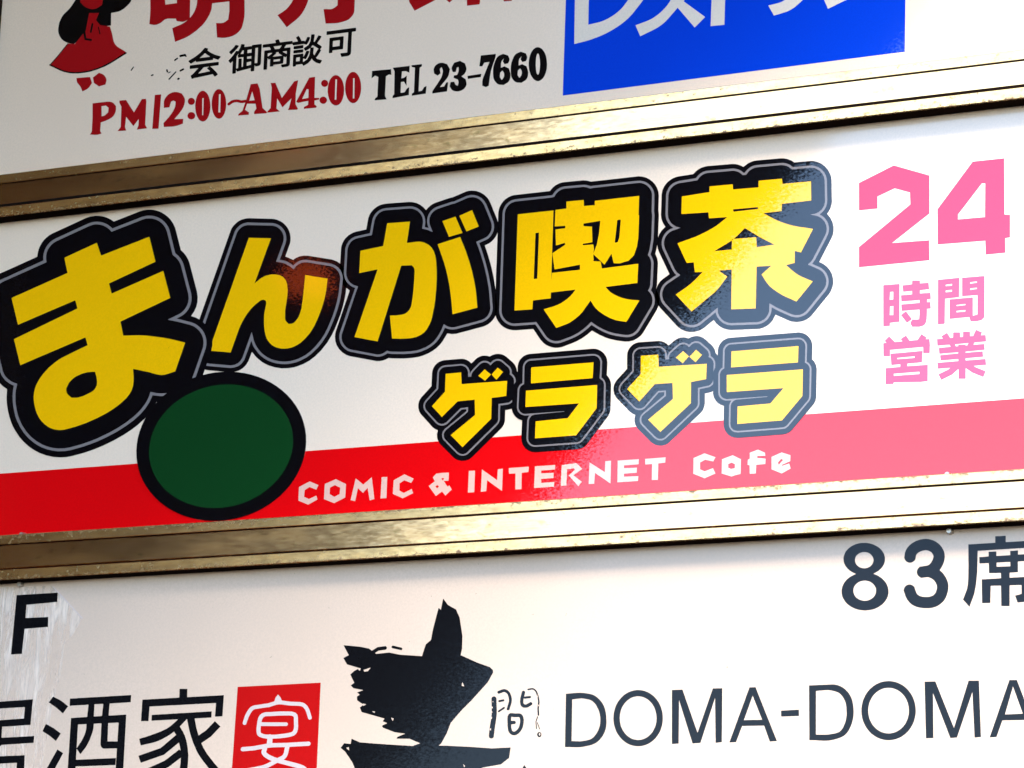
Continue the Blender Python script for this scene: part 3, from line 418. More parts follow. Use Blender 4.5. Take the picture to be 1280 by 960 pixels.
  [[-202,227,-285,145,-285,142,-217,72,-214,72,-128,164],[-386,218,-471,141,-374,71,-298,143,-298,146,-383,218],[-722,205,-931,203,-932,-29,-1110,-204,-964,-356,-748,-168,-510,-164,-498,-364,-831,-600,-659,-767,-272,-429,-274,-160,-73,-150,-67,41,-70,45,-702,51,-714,204]],[[[-242,407,-282,399,-321,382,-355,393,-392,399,-426,399,-459,393,-486,383,-510,369,-574,313,-605,341,-640,362,-677,377,-715,384,-965,385,-1002,379,-1039,366,-1067,348,-1091,325,-1109,298,-1120,271,-1127,230,-1128,58,-1267,-77,-1285,-103,-1298,-130,-1306,-170,-1304,-211,-1293,-250,-1271,-289,-1094,-476,-1063,-500,-1016,-525,-1025,-565,-1023,-609,-1011,-650,-988,-689,-967,-713,-785,-889,-754,-912,-716,-930,-666,-943,-612,-943,-563,-930,-520,-903,-133,-565,-112,-543,-93,-510,-82,-471,-81,-331,-11,-325,38,-307,62,-290,82,-270,98,-247,109,-223,118,-177,124,23,122,51,115,80,103,109,86,135,64,161,56,196,41,232,23,258,2,281,-83,355,-109,374,-141,391,-175,402,-208,407]],[[-219,340,-243,337,-266,329,-285,317,-305,298,-343,319,-376,330,-413,331,-447,322,-470,307,-565,220,-579,203,-592,173,-598,220,-616,258,-647,290,-688,311,-726,317,-949,316,-973,313,-997,305,-1016,293,-1033,276,-1044,258,-1051,237,-1055,24,-1207,-124,-1226,-154,-1232,-182,-1230,-210,-1222,-236,-1206,-262,-1043,-433,-1011,-454,-976,-466,-953,-468,-929,-467,-906,-460,-887,-450,-690,-279,-623,-278,-621,-302,-623,-305,-920,-516,-942,-543,-951,-573,-952,-598,-947,-620,-937,-643,-923,-662,-738,-842,-699,-867,-668,-876,-638,-878,-608,-872,-581,-859,-184,-513,-164,-487,-153,-453,-153,-266,-50,-261,-20,-255,16,-234,30,-217,39,-199,46,-169,52,32,49,57,41,79,21,110,-8,136,-8,164,-15,189,-28,215,-45,235,-145,320,-183,336]],[[-219,318,-242,313,-260,305,-304,266,-338,293,-369,306,-403,310,-436,301,-455,288,-551,200,-564,177,-568,143,-571,140,-611,140,-614,143,-618,206,-628,236,-654,268,-691,289,-725,295,-945,294,-965,292,-985,285,-1013,262,-1028,229,-1030,16,-1187,-138,-1203,-162,-1208,-184,-1207,-206,-1201,-228,-1187,-251,-1026,-419,-1001,-435,-970,-445,-933,-445,-900,-431,-704,-258,-600,-256,-598,-316,-900,-529,-918,-551,-928,-578,-925,-615,-916,-635,-904,-651,-724,-827,-693,-847,-669,-854,-642,-856,-619,-852,-596,-840,-195,-490,-182,-470,-176,-446,-177,-245,-37,-237,-5,-220,17,-191,23,-164,29,34,21,72,-2,103,-35,126,-31,150,-34,175,-43,198,-59,219,-155,301,-185,314]]]),
 ('ra1','mid','character','yellow',9,'small yellow katakana ra',
  [[1086,189,267,191,264,186,266,-12,270,-14,1106,-12,1112,187,1109,189],[1145,-104,204,-104,201,-106,198,-309,200,-313,930,-320,782,-498,348,-507,346,-510,343,-721,344,-724,902,-724,1169,-399,1169,-106]],[[[1062,366,229,369,189,362,153,347,124,326,100,299,83,264,75,226,75,43,51,20,33,-3,20,-30,13,-60,9,-314,15,-342,25,-367,39,-393,56,-416,79,-438,102,-456,157,-481,154,-705,159,-745,171,-780,190,-812,215,-841,247,-866,300,-891,356,-900,923,-900,952,-897,978,-891,1016,-873,1047,-846,1329,-503,1346,-467,1354,-428,1354,-114,1349,-80,1336,-46,1317,-14,1294,13,1298,175,1290,221,1275,256,1256,285,1230,312,1202,333,1169,350,1137,361,1104,365]],[[1093,299,247,302,224,299,201,291,182,279,166,262,152,239,146,211,148,0,123,-13,105,-30,90,-54,84,-78,81,-313,87,-338,99,-363,117,-384,140,-403,164,-414,187,-421,259,-424,239,-450,229,-483,225,-716,229,-741,240,-766,256,-789,278,-809,313,-826,351,-833,915,-834,950,-828,973,-817,993,-800,1267,-467,1279,-443,1284,-416,1284,-109,1278,-81,1266,-55,1248,-33,1223,-12,1227,177,1225,200,1208,240,1178,272,1138,292]],[[1093,277,251,280,232,278,213,271,185,248,174,228,169,206,171,-17,148,-25,127,-41,113,-62,107,-86,103,-308,110,-336,126,-363,143,-379,160,-390,180,-398,200,-401,732,-406,728,-411,329,-419,299,-426,277,-440,259,-464,251,-491,248,-718,252,-740,260,-759,274,-777,291,-792,321,-807,350,-812,911,-812,940,-808,960,-798,976,-784,1246,-456,1257,-436,1261,-412,1261,-107,1256,-82,1244,-60,1228,-42,1200,-23,1205,179,1203,198,1189,230,1162,258,1129,273]]]),
 ('ge2','mid','character','yellow',5,'small yellow katakana ge',
  [[2477,239,2391,160,2391,157,2470,83,2554,168],[2303,235,2210,163,2303,83,2382,164,2306,236],[1967,219,1745,222,1749,-10,1572,-185,1737,-357,1939,-152,2172,-155,2182,-358,1859,-594,2024,-759,2419,-427,2416,-165,2419,-162,2612,-141,2614,-138,2618,51,1986,64,1977,218]],[[[2442,414,2408,407,2373,392,2338,405,2306,411,2272,411,2240,406,2195,386,2111,324,2084,350,2053,370,2018,385,1980,393,1717,398,1679,393,1645,380,1616,361,1594,338,1577,312,1565,282,1560,243,1564,72,1426,-64,1407,-90,1395,-117,1387,-156,1389,-195,1400,-236,1422,-274,1440,-297,1616,-477,1647,-500,1686,-521,1677,-560,1678,-602,1690,-645,1711,-683,1731,-706,1903,-878,1932,-900,1967,-918,2009,-929,2053,-932,2094,-924,2131,-907,2547,-559,2578,-523,2596,-476,2600,-443,2599,-319,2673,-309,2717,-291,2739,-276,2758,-257,2774,-235,2784,-211,2793,-167,2798,40,2792,80,2776,120,2757,149,2733,175,2720,221,2696,261,2677,283,2591,364,2559,387,2521,405,2483,413]],[[2462,349,2440,346,2418,338,2381,310,2352,330,2317,343,2282,345,2248,335,2229,324,2122,240,2102,208,2095,170,2088,231,2075,265,2061,284,2045,299,2006,321,1971,328,1732,332,1706,329,1684,321,1665,309,1649,293,1638,273,1631,252,1633,39,1483,-108,1463,-140,1457,-167,1458,-194,1467,-223,1484,-248,1665,-434,1694,-454,1726,-464,1752,-466,1774,-464,1795,-456,1813,-446,1993,-262,2065,-262,2065,-301,1779,-510,1756,-538,1746,-571,1746,-595,1750,-616,1760,-638,1773,-657,1948,-832,1985,-856,2014,-865,2042,-867,2070,-861,2095,-848,2501,-507,2522,-480,2531,-447,2529,-261,2641,-247,2663,-242,2697,-220,2719,-188,2726,-156,2730,42,2727,67,2719,89,2698,120,2667,146,2666,171,2659,196,2648,218,2633,238,2535,328,2500,344]],[[2463,327,2444,324,2425,316,2381,281,2352,306,2321,321,2286,324,2255,314,2136,221,2120,188,2121,148,2072,150,2068,220,2060,248,2036,280,2020,292,2000,301,1972,307,1735,310,1716,309,1697,302,1669,280,1658,263,1653,245,1656,31,1501,-122,1484,-148,1479,-169,1480,-193,1487,-215,1500,-235,1677,-417,1703,-435,1732,-444,1770,-442,1801,-427,1982,-241,2087,-242,2089,-312,1795,-526,1778,-546,1769,-572,1771,-609,1789,-643,1962,-817,1991,-837,2013,-844,2039,-846,2061,-841,2082,-830,2485,-491,2502,-469,2510,-443,2507,-241,2650,-223,2679,-206,2699,-178,2704,-151,2708,44,2700,81,2676,113,2661,125,2641,134,2645,158,2641,182,2632,204,2618,224,2524,310,2494,324]]]),
 ('ra2','mid','character','yellow',9,'small yellow katakana ra',
  [[3777,175,2943,180,2940,178,2939,-21,3797,-27,3802,173,3798,175],[3834,-118,2883,-112,2886,-322,2888,-326,3613,-331,3615,-333,3449,-509,3029,-515,3027,-730,3030,-732,3599,-729,3856,-446,3860,-120,3859,-119]],[[[3757,347,2910,354,2872,347,2838,332,2810,312,2786,284,2769,249,2762,214,2759,27,2736,2,2721,-21,2710,-48,2705,-74,2708,-330,2714,-357,2723,-382,2736,-407,2753,-429,2774,-450,2796,-466,2850,-491,2849,-720,2853,-753,2864,-787,2881,-818,2904,-845,2932,-869,2957,-883,2982,-893,3035,-903,3615,-900,3661,-893,3697,-877,3728,-853,4003,-549,4021,-515,4030,-474,4034,-125,4029,-89,4016,-56,3998,-26,3974,1,3977,162,3971,204,3960,236,3942,266,3920,292,3892,314,3861,331,3831,341,3800,347]],[[3785,282,2926,288,2904,285,2883,278,2863,266,2847,249,2835,226,2829,199,2827,-12,2804,-28,2789,-45,2778,-65,2772,-89,2775,-326,2780,-350,2792,-375,2810,-398,2831,-414,2852,-425,2877,-431,2948,-435,2927,-463,2918,-495,2916,-728,2920,-752,2931,-776,2946,-798,2966,-815,2997,-832,3034,-838,3608,-835,3639,-831,3660,-821,3680,-806,3946,-512,3959,-487,3964,-460,3969,-123,3964,-96,3951,-68,3931,-44,3906,-26,3911,164,3909,185,3903,207,3893,225,3865,257,3828,276]],[[3785,261,2929,267,2911,265,2892,258,2866,235,2855,215,2851,194,2850,-25,2825,-40,2809,-55,2798,-76,2793,-96,2797,-325,2803,-352,2819,-377,2833,-390,2851,-402,2889,-412,3414,-416,3405,-424,3013,-429,2989,-435,2967,-448,2948,-471,2940,-500,2938,-726,2941,-747,2948,-766,2959,-782,2975,-797,3003,-812,3034,-818,3605,-815,3632,-810,3651,-802,3665,-790,3927,-502,3938,-482,3943,-459,3946,-109,3939,-88,3925,-67,3910,-53,3885,-36,3890,169,3882,202,3867,227,3844,247,3816,258]]]),
 ('n2','mid','numeral','red24',1,'angular red numeral 2',
  [[4558,2151,4997,2326,5443,2151,5442,1677,4975,1355,5437,1344,5440,1096,4561,1092,4560,1345,5205,1814,5200,1964,5008,2037,4791,1956,4792,1805,4559,1805]]),
 ('n4','mid','numeral','red24',1,'angular red numeral 4',
  [[5978,2266,6364,2266,6362,1570,6429,1558,6426,1284,6368,1278,6367,1100,6130,1099,6126,1271,5543,1281,5541,1719],[6090,1985,6131,1980,6124,1563,5793,1567,5794,1628]]),
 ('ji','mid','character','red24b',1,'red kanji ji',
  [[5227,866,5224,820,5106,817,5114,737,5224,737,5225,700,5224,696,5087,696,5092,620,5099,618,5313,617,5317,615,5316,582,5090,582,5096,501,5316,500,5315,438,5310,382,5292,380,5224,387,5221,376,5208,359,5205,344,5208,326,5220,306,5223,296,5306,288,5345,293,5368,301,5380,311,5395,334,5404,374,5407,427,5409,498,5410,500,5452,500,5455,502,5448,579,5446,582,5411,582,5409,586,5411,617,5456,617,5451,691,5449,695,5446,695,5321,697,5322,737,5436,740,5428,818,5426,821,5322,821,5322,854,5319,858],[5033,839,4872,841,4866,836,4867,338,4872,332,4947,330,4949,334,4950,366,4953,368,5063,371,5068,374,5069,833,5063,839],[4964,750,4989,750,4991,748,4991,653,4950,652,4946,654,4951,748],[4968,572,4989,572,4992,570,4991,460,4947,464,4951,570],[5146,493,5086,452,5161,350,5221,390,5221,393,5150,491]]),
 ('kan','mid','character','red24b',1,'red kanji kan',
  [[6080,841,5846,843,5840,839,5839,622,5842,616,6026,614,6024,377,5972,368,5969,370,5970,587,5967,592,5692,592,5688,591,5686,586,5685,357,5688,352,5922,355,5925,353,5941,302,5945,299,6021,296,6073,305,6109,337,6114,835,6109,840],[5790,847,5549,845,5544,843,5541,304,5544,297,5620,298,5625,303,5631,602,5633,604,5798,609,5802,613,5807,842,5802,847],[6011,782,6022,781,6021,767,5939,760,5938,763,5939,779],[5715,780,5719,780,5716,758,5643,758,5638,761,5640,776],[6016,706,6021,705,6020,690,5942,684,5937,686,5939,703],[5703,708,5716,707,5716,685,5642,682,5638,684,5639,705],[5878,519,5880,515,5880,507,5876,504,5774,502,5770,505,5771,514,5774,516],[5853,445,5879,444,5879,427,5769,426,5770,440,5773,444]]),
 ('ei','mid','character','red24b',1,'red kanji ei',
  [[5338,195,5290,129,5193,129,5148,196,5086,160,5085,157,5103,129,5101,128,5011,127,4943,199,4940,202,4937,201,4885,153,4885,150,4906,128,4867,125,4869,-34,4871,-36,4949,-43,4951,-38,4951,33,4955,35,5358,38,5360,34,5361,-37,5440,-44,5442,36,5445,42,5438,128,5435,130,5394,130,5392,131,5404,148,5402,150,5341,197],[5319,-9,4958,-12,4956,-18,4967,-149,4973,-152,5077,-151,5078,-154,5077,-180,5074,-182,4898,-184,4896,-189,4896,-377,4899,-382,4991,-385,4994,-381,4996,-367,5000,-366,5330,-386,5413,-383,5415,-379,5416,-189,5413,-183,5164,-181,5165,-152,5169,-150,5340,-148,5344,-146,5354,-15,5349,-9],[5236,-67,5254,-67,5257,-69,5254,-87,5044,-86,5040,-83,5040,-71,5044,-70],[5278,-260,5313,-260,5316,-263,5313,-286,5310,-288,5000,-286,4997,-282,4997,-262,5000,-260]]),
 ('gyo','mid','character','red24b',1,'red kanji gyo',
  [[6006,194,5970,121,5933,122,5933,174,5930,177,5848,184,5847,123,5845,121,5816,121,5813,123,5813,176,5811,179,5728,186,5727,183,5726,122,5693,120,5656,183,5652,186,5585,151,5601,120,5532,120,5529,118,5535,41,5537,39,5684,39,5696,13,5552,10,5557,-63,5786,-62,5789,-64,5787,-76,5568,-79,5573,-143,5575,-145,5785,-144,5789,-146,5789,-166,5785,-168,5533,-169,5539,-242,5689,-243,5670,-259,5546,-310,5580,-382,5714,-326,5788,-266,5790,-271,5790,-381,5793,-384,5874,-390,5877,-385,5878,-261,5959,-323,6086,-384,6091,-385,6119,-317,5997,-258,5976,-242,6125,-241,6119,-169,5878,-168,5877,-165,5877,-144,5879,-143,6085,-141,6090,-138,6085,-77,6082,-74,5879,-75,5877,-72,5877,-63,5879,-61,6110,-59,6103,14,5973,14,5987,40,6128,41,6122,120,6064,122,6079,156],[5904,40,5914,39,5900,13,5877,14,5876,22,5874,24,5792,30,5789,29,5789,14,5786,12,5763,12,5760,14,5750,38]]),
 ('c1','mid','letter','bandwhite',2,'white letter C',
  [[-2828,-1070,-2699,-1126,-2726,-1183,-2826,-1143,-2896,-1179,-2900,-1267,-2826,-1301,-2722,-1263,-2703,-1313,-2834,-1374,-2980,-1311,-2981,-1134]]),
 ('o1','mid','letter','bandwhite',2,'white letter O',
  [[-2449,-1064,-2299,-1137,-2302,-1312,-2458,-1376,-2608,-1314,-2605,-1117],[-2457,-1141,-2379,-1179,-2383,-1263,-2459,-1294,-2529,-1254,-2529,-1169]]),
 ('m1','mid','letter','bandwhite',2,'white letter M',
  [[-2160,-1072,-2048,-1160,-1931,-1072,-1881,-1358,-1946,-1370,-1984,-1206,-2046,-1268,-2123,-1202,-2156,-1368,-2221,-1352]]),
 ('i1','mid','letter','bandwhite',2,'white letter I',
  [[-1789,-1081,-1710,-1082,-1709,-1356,-1793,-1356]]),
 ('c2','mid','letter','bandwhite',2,'white letter C',
  [[-1466,-1064,-1333,-1128,-1366,-1181,-1463,-1141,-1530,-1176,-1529,-1268,-1464,-1305,-1355,-1260,-1333,-1316,-1477,-1373,-1619,-1306,-1615,-1132]]),
 ('amp','mid','letter','bandwhite',2,'white letter ampersand',
  [[-839,-1082,-839,-1186,-907,-1185,-852,-1261,-826,-1248,-791,-1302,-876,-1374,-925,-1318,-1009,-1371,-1116,-1238,-1032,-1181,-1062,-1129,-1017,-1085,-930,-1079],[-995,-1231,-971,-1253,-997,-1275,-1023,-1247],[-943,-1148,-904,-1150,-918,-1181]]),
 ('i2','mid','letter','bandwhite',2,'white letter I',
  [[-561,-1079,-475,-1080,-476,-1356,-563,-1355]]),
 ('nn1','mid','letter','bandwhite',2,'white letter N',
  [[-379,-1072,-164,-1222,-159,-1083,-91,-1080,-92,-1365,-302,-1213,-310,-1353,-384,-1356]]),
 ('t1','mid','letter','bandwhite',2,'white letter T',
  [[-9,-1078,265,-1078,263,-1145,171,-1150,173,-1357,90,-1356,86,-1152,-2,-1151]]),
 ('e1','mid','letter','bandwhite',2,'white letter E',
  [[350,-1079,625,-1080,622,-1137,436,-1139,437,-1174,608,-1178,606,-1242,439,-1246,441,-1296,619,-1293,615,-1352,346,-1354]]),
 ('r1','mid','letter','bandwhite',2,'white letter R',
  [[715,-1087,908,-1075,993,-1152,874,-1226,990,-1315,946,-1368,813,-1225,895,-1156,879,-1137,788,-1146,783,-1348,707,-1349]]),
 ('nn2','mid','letter','bandwhite',2,'white letter N',
  [[1089,-1078,1296,-1214,1300,-1077,1375,-1075,1375,-1360,1165,-1215,1157,-1350,1084,-1349]]),
 ('e2','mid','letter','bandwhite',2,'white letter E',
  [[1465,-1080,1745,-1081,1743,-1144,1549,-1146,1550,-1181,1721,-1185,1720,-1248,1551,-1249,1552,-1287,1743,-1292,1740,-1352,1467,-1352]]),
 ('t2','mid','letter','bandwhite',2,'white letter T',
  [[1828,-1083,2097,-1081,2094,-1146,2003,-1150,2002,-1355,1922,-1352,1921,-1153,1832,-1153]]),
 ('c3','mid','letter','bandwhite',2,'white letter C',
  [[2606,-1065,2749,-1123,2720,-1173,2615,-1145,2550,-1176,2551,-1259,2610,-1288,2718,-1256,2751,-1324,2611,-1374,2464,-1309,2464,-1114]]),
 ('a1','mid','letter','bandwhite',2,'white letter a',
  [[2971,-1113,3077,-1169,3075,-1349,3006,-1362,2960,-1376,2831,-1329,2833,-1153],[2957,-1203,3001,-1226,2999,-1275,2951,-1281,2915,-1262,2914,-1220]]),
 ('f1','mid','letter','bandwhite',2,'white letter f',
  [[3295,-1066,3384,-1110,3389,-1147,3286,-1145,3286,-1167,3392,-1183,3390,-1249,3275,-1251,3269,-1357,3193,-1356,3189,-1252,3163,-1244,3166,-1182,3191,-1169,3190,-1097]]),
 ('e3','mid','letter','bandwhite',2,'white letter e',
  [[3596,-1121,3708,-1162,3707,-1234,3598,-1274,3605,-1285,3693,-1263,3712,-1325,3599,-1378,3470,-1319,3468,-1167],[3550,-1242,3590,-1199,3616,-1214,3579,-1250,3562,-1274]]),
 ('oval','mid','green_patch','green',14,'plain dark green rounded patch',
  [[-3133,-322,-3111,-392,-3098,-463,-3093,-535,-3096,-606,-3106,-676,-3125,-745,-3152,-813,-3186,-878,-3227,-940,-3276,-1000,-3331,-1055,-3393,-1107,-3460,-1154,-3533,-1197,-3610,-1234,-3692,-1267,-3778,-1293,-3866,-1314,-3957,-1329,-4050,-1337,-4144,-1340,-4238,-1336,-4331,-1326,-4424,-1310,-4515,-1287,-4603,-1259,-4688,-1226,-4770,-1186,-4847,-1142,-4918,-1092,-4985,-1039,-5045,-981,-5098,-919,-5144,-854,-5183,-787,-5214,-717,-5237,-646,-5252,-574,-5259,-501,-5257,-428,-5246,-356,-5228,-285,-5201,-216,-5166,-149,-5123,-85,-5073,-24,-5016,32,-4953,85,-4883,133,-4808,176,-4728,213,-4644,245,-4556,271,-4466,291,-4373,304,-4279,311,-4184,312,-4089,307,-3995,295,-3902,277,-3812,253,-3724,223,-3640,188,-3561,147,-3485,102,-3416,52,-3351,-3,-3294,-61,-3243,-122,-3199,-187,-3162,-254]]),
 ('ovalb','mid','green_patch_border','black',13,None,
  [[-2954,-288,-2928,-373,-2911,-459,-2904,-545,-2907,-630,-2919,-715,-2940,-798,-2971,-879,-3010,-958,-3058,-1033,-3114,-1104,-3179,-1171,-3250,-1233,-3329,-1289,-3414,-1340,-3504,-1385,-3600,-1424,-3700,-1455,-3804,-1480,-3911,-1497,-4020,-1507,-4130,-1510,-4241,-1505,-4351,-1492,-4461,-1472,-4568,-1445,-4672,-1411,-4773,-1370,-4870,-1322,-4961,-1268,-5046,-1208,-5125,-1142,-5197,-1072,-5261,-997,-5317,-919,-5364,-837,-5401,-753,-5430,-666,-5448,-579,-5457,-490,-5455,-402,-5444,-315,-5423,-229,-5392,-146,-5352,-65,-5302,12,-5244,85,-5177,154,-5103,217,-5021,274,-4933,326,-4839,371,-4740,408,-4637,439,-4530,462,-4421,478,-4310,486,-4198,486,-4086,479,-3975,464,-3865,442,-3759,412,-3655,375,-3556,332,-3461,282,-3372,226,-3290,165,-3214,99,-3145,28,-3085,-46,-3032,-124,-2988,-205]]),
 ('p','top','letter','red2',1,'red letter P',
  [[-6504,4474,-6272,4471,-6230,4466,-6209,4461,-6189,4453,-6170,4442,-6149,4422,-6121,4388,-6118,4344,-6120,4315,-6130,4285,-6137,4271,-6156,4246,-6170,4236,-6185,4227,-6235,4207,-6280,4194,-6350,4180,-6351,4066,-6350,4057,-6345,4047,-6326,4018,-6383,4008,-6409,4009,-6435,4011,-6515,4025,-6495,4053,-6490,4063,-6488,4074,-6489,4261],[-6355,4415,-6286,4416,-6238,4377,-6242,4313,-6289,4277,-6311,4270,-6344,4268]]),
 ('m','top','letter','red2',1,'red letter M',
  [[-6072,4463,-5964,4459,-5825,4264,-5712,4441,-5649,4440,-5637,4404,-5633,4065,-5599,4009,-5763,4010,-5740,4069,-5743,4158,-5820,4067,-5947,4214,-5955,4069,-5930,4015,-6072,4023,-6024,4077,-6033,4370,-6070,4431]]),
 ('one','top','letter','red2',1,'red numeral 1',
  [[-5508,4477,-5407,4473,-5417,3984,-5517,3992]]),
 ('two','top','letter','red2',1,'red numeral 2',
  [[-5353,4273,-5357,4342,-5356,4365,-5351,4386,-5343,4404,-5331,4421,-5318,4437,-5303,4450,-5285,4462,-5266,4470,-5246,4476,-5225,4481,-5202,4482,-5180,4481,-5160,4477,-5140,4471,-5080,4447,-5045,4398,-5035,4381,-5027,4363,-5024,4344,-5023,4324,-5029,4286,-5041,4248,-5064,4212,-5105,4160,-5173,4092,-5034,4080,-5035,4012,-5111,3994,-5131,3991,-5171,3988,-5211,3989,-5335,3998,-5344,4055,-5265,4129,-5222,4180,-5200,4213,-5181,4251,-5173,4273,-5170,4295,-5171,4340,-5208,4361,-5242,4349,-5264,4271]]),
 ('col1','top','letter','red2',1,'red colon',
  [[-4942,4367,-4960,4360,-4974,4346,-4979,4326,-4976,4308,-4966,4290,-4947,4274,-4924,4265,-4902,4264,-4883,4272,-4870,4285,-4865,4302,-4868,4323,-4879,4341,-4897,4357,-4919,4366],[-4925,4163,-4948,4157,-4964,4143,-4971,4123,-4968,4102,-4958,4084,-4938,4067,-4911,4057,-4889,4056,-4868,4063,-4855,4076,-4847,4095,-4850,4116,-4861,4134,-4880,4151,-4903,4160]]),
 ('z1','top','letter','red2',1,'red numeral 0',
  [[-4617,4211,-4618,4154,-4623,4119,-4637,4073,-4657,4036,-4666,4027,-4684,4013,-4693,4009,-4713,4004,-4734,4007,-4755,4016,-4766,4023,-4786,4041,-4795,4052,-4821,4094,-4840,4144,-4853,4200,-4858,4239,-4858,4277,-4852,4331,-4838,4378,-4817,4414,-4800,4431,-4791,4437,-4771,4445,-4761,4446,-4740,4444,-4730,4440,-4719,4434,-4699,4419,-4689,4409,-4670,4385,-4647,4340,-4634,4305,-4625,4268],[-4753,4339,-4730,4339,-4724,4096,-4740,4097]]),
 ('z2','top','letter','red2',1,'red numeral 0',
  [[-4373,4214,-4374,4159,-4378,4126,-4392,4081,-4411,4046,-4427,4030,-4436,4024,-4445,4019,-4465,4015,-4484,4018,-4504,4026,-4514,4033,-4533,4051,-4551,4074,-4574,4117,-4590,4167,-4600,4222,-4602,4277,-4596,4329,-4583,4374,-4563,4409,-4547,4425,-4538,4431,-4520,4439,-4510,4440,-4500,4439,-4480,4434,-4470,4429,-4450,4414,-4432,4393,-4423,4381,-4401,4338,-4389,4305,-4380,4269],[-4494,4364,-4469,4364,-4459,4104,-4489,4108]]),
 ('tilde','top','letter','red2',1,'red wave dash',
  [[-4217,4259,-4261,4260,-4287,4256,-4305,4249,-4347,4224,-4354,4215,-4354,4204,-4347,4193,-4335,4186,-4320,4188,-4278,4212,-4251,4219,-4203,4218,-4154,4201,-4121,4195,-4069,4199,-4060,4204,-4055,4213,-4060,4229,-4075,4239,-4138,4237,-4183,4253]]),
 ('a','top','letter','red2',1,'red letter A',
  [[-4008,4450,-3904,4449,-3866,4365,-3807,4091,-3735,4024,-3743,4008,-3931,4018,-3936,4047,-3902,4093,-3919,4162,-4049,4178,-4076,4097,-4013,4051,-4016,4018,-4181,4026,-4173,4050,-4117,4085,-4065,4238],[-3980,4345,-3936,4215,-4018,4216]]),
 ('m2','top','letter','red2',1,'red letter M',
  [[-3703,4429,-3630,4424,-3518,4198,-3340,4410,-3282,4417,-3309,4232,-3305,4081,-3265,4019,-3274,4003,-3418,4015,-3402,4043,-3372,4173,-3502,4063,-3590,4198,-3592,4057,-3540,4009,-3734,4015,-3726,4034,-3683,4076,-3681,4360]]),
 ('four','top','letter','red2',1,'red numeral 4',
  [[-3116,4433,-3027,4434,-3021,4139,-2949,4130,-2951,4106,-3019,4101,-3016,4047,-2982,4018,-2987,3997,-3175,4003,-3176,4030,-3115,4051,-3112,4108,-3269,4097,-3297,4117],[-3144,4278,-3117,4267,-3114,4150,-3209,4145]]),
 ('col2','top','letter','red2',1,'red colon',
  [[-2898,4374,-2915,4366,-2927,4353,-2932,4334,-2928,4313,-2915,4295,-2897,4281,-2875,4274,-2857,4275,-2839,4283,-2828,4297,-2824,4314,-2828,4334,-2839,4353,-2858,4367,-2876,4374],[-2897,4142,-2918,4138,-2936,4126,-2944,4110,-2944,4090,-2937,4071,-2921,4054,-2899,4042,-2877,4038,-2856,4042,-2840,4055,-2832,4070,-2831,4090,-2841,4111,-2855,4127,-2875,4138]]),
 ('z3','top','letter','red2',1,'red numeral 0',
  [[-2578,4190,-2580,4136,-2590,4086,-2601,4057,-2615,4033,-2623,4022,-2641,4006,-2651,4000,-2661,3996,-2682,3992,-2693,3993,-2715,3998,-2725,4004,-2746,4019,-2757,4028,-2776,4052,-2800,4095,-2817,4147,-2827,4202,-2828,4257,-2821,4309,-2806,4354,-2792,4378,-2783,4389,-2765,4405,-2756,4411,-2735,4418,-2724,4419,-2713,4419,-2691,4413,-2681,4407,-2659,4392,-2640,4371,-2630,4359,-2614,4331,-2600,4299,-2585,4246],[-2718,4359,-2694,4357,-2691,4075,-2715,4078]]),
 ('z4','top','letter','red2',1,'red numeral 0',
  [[-2326,4199,-2326,4162,-2333,4108,-2347,4062,-2369,4026,-2377,4017,-2395,4003,-2415,3996,-2426,3995,-2447,3997,-2457,4001,-2478,4013,-2498,4032,-2507,4043,-2532,4084,-2552,4135,-2561,4171,-2566,4209,-2567,4267,-2560,4320,-2546,4366,-2524,4402,-2507,4419,-2497,4425,-2488,4430,-2467,4434,-2446,4431,-2435,4428,-2415,4415,-2405,4407,-2395,4397,-2376,4373,-2360,4344,-2347,4311,-2332,4257],[-2452,4344,-2431,4341,-2421,4059,-2443,4062]]),
 ('tt','top','letter','black2',1,'black letter T',
  [[-2175,4412,-1894,4401,-1884,4321,-1923,4331,-1964,4310,-1967,4042,-1940,3989,-2120,3997,-2111,4024,-2080,4046,-2077,4314,-2125,4340,-2177,4307]]),
 ('te','top','letter','black2',1,'black letter E',
  [[-1869,4418,-1620,4413,-1620,4318,-1670,4344,-1729,4351,-1736,4253,-1698,4258,-1657,4283,-1655,4144,-1695,4204,-1738,4203,-1738,4055,-1679,4057,-1649,4103,-1614,4119,-1614,4010,-1855,3995,-1853,4029,-1832,4046,-1840,4365]]),
 ('tl','top','letter','black2',1,'black letter L',
  [[-1593,4418,-1441,4415,-1440,4385,-1471,4369,-1474,4043,-1426,4047,-1397,4093,-1360,4104,-1368,4000,-1571,3995,-1572,4025,-1541,4041,-1541,4378,-1588,4393]]),
 ('k2','top','letter','black2',1,'black numeral 2',
  [[-1257,4263,-1265,4306,-1266,4320,-1264,4334,-1252,4359,-1243,4370,-1220,4387,-1193,4397,-1178,4399,-1148,4398,-1132,4395,-1118,4389,-1073,4369,-1029,4295,-1041,4224,-1046,4208,-1057,4188,-1070,4169,-1166,4065,-1104,4067,-1074,4117,-1047,4119,-1059,3993,-1271,3989,-1273,4014,-1269,4028,-1163,4173,-1150,4195,-1141,4220,-1131,4266,-1131,4282,-1133,4298,-1152,4339,-1176,4313,-1163,4252,-1204,4227]]),
 ('k3','top','letter','black2',1,'black numeral 3',
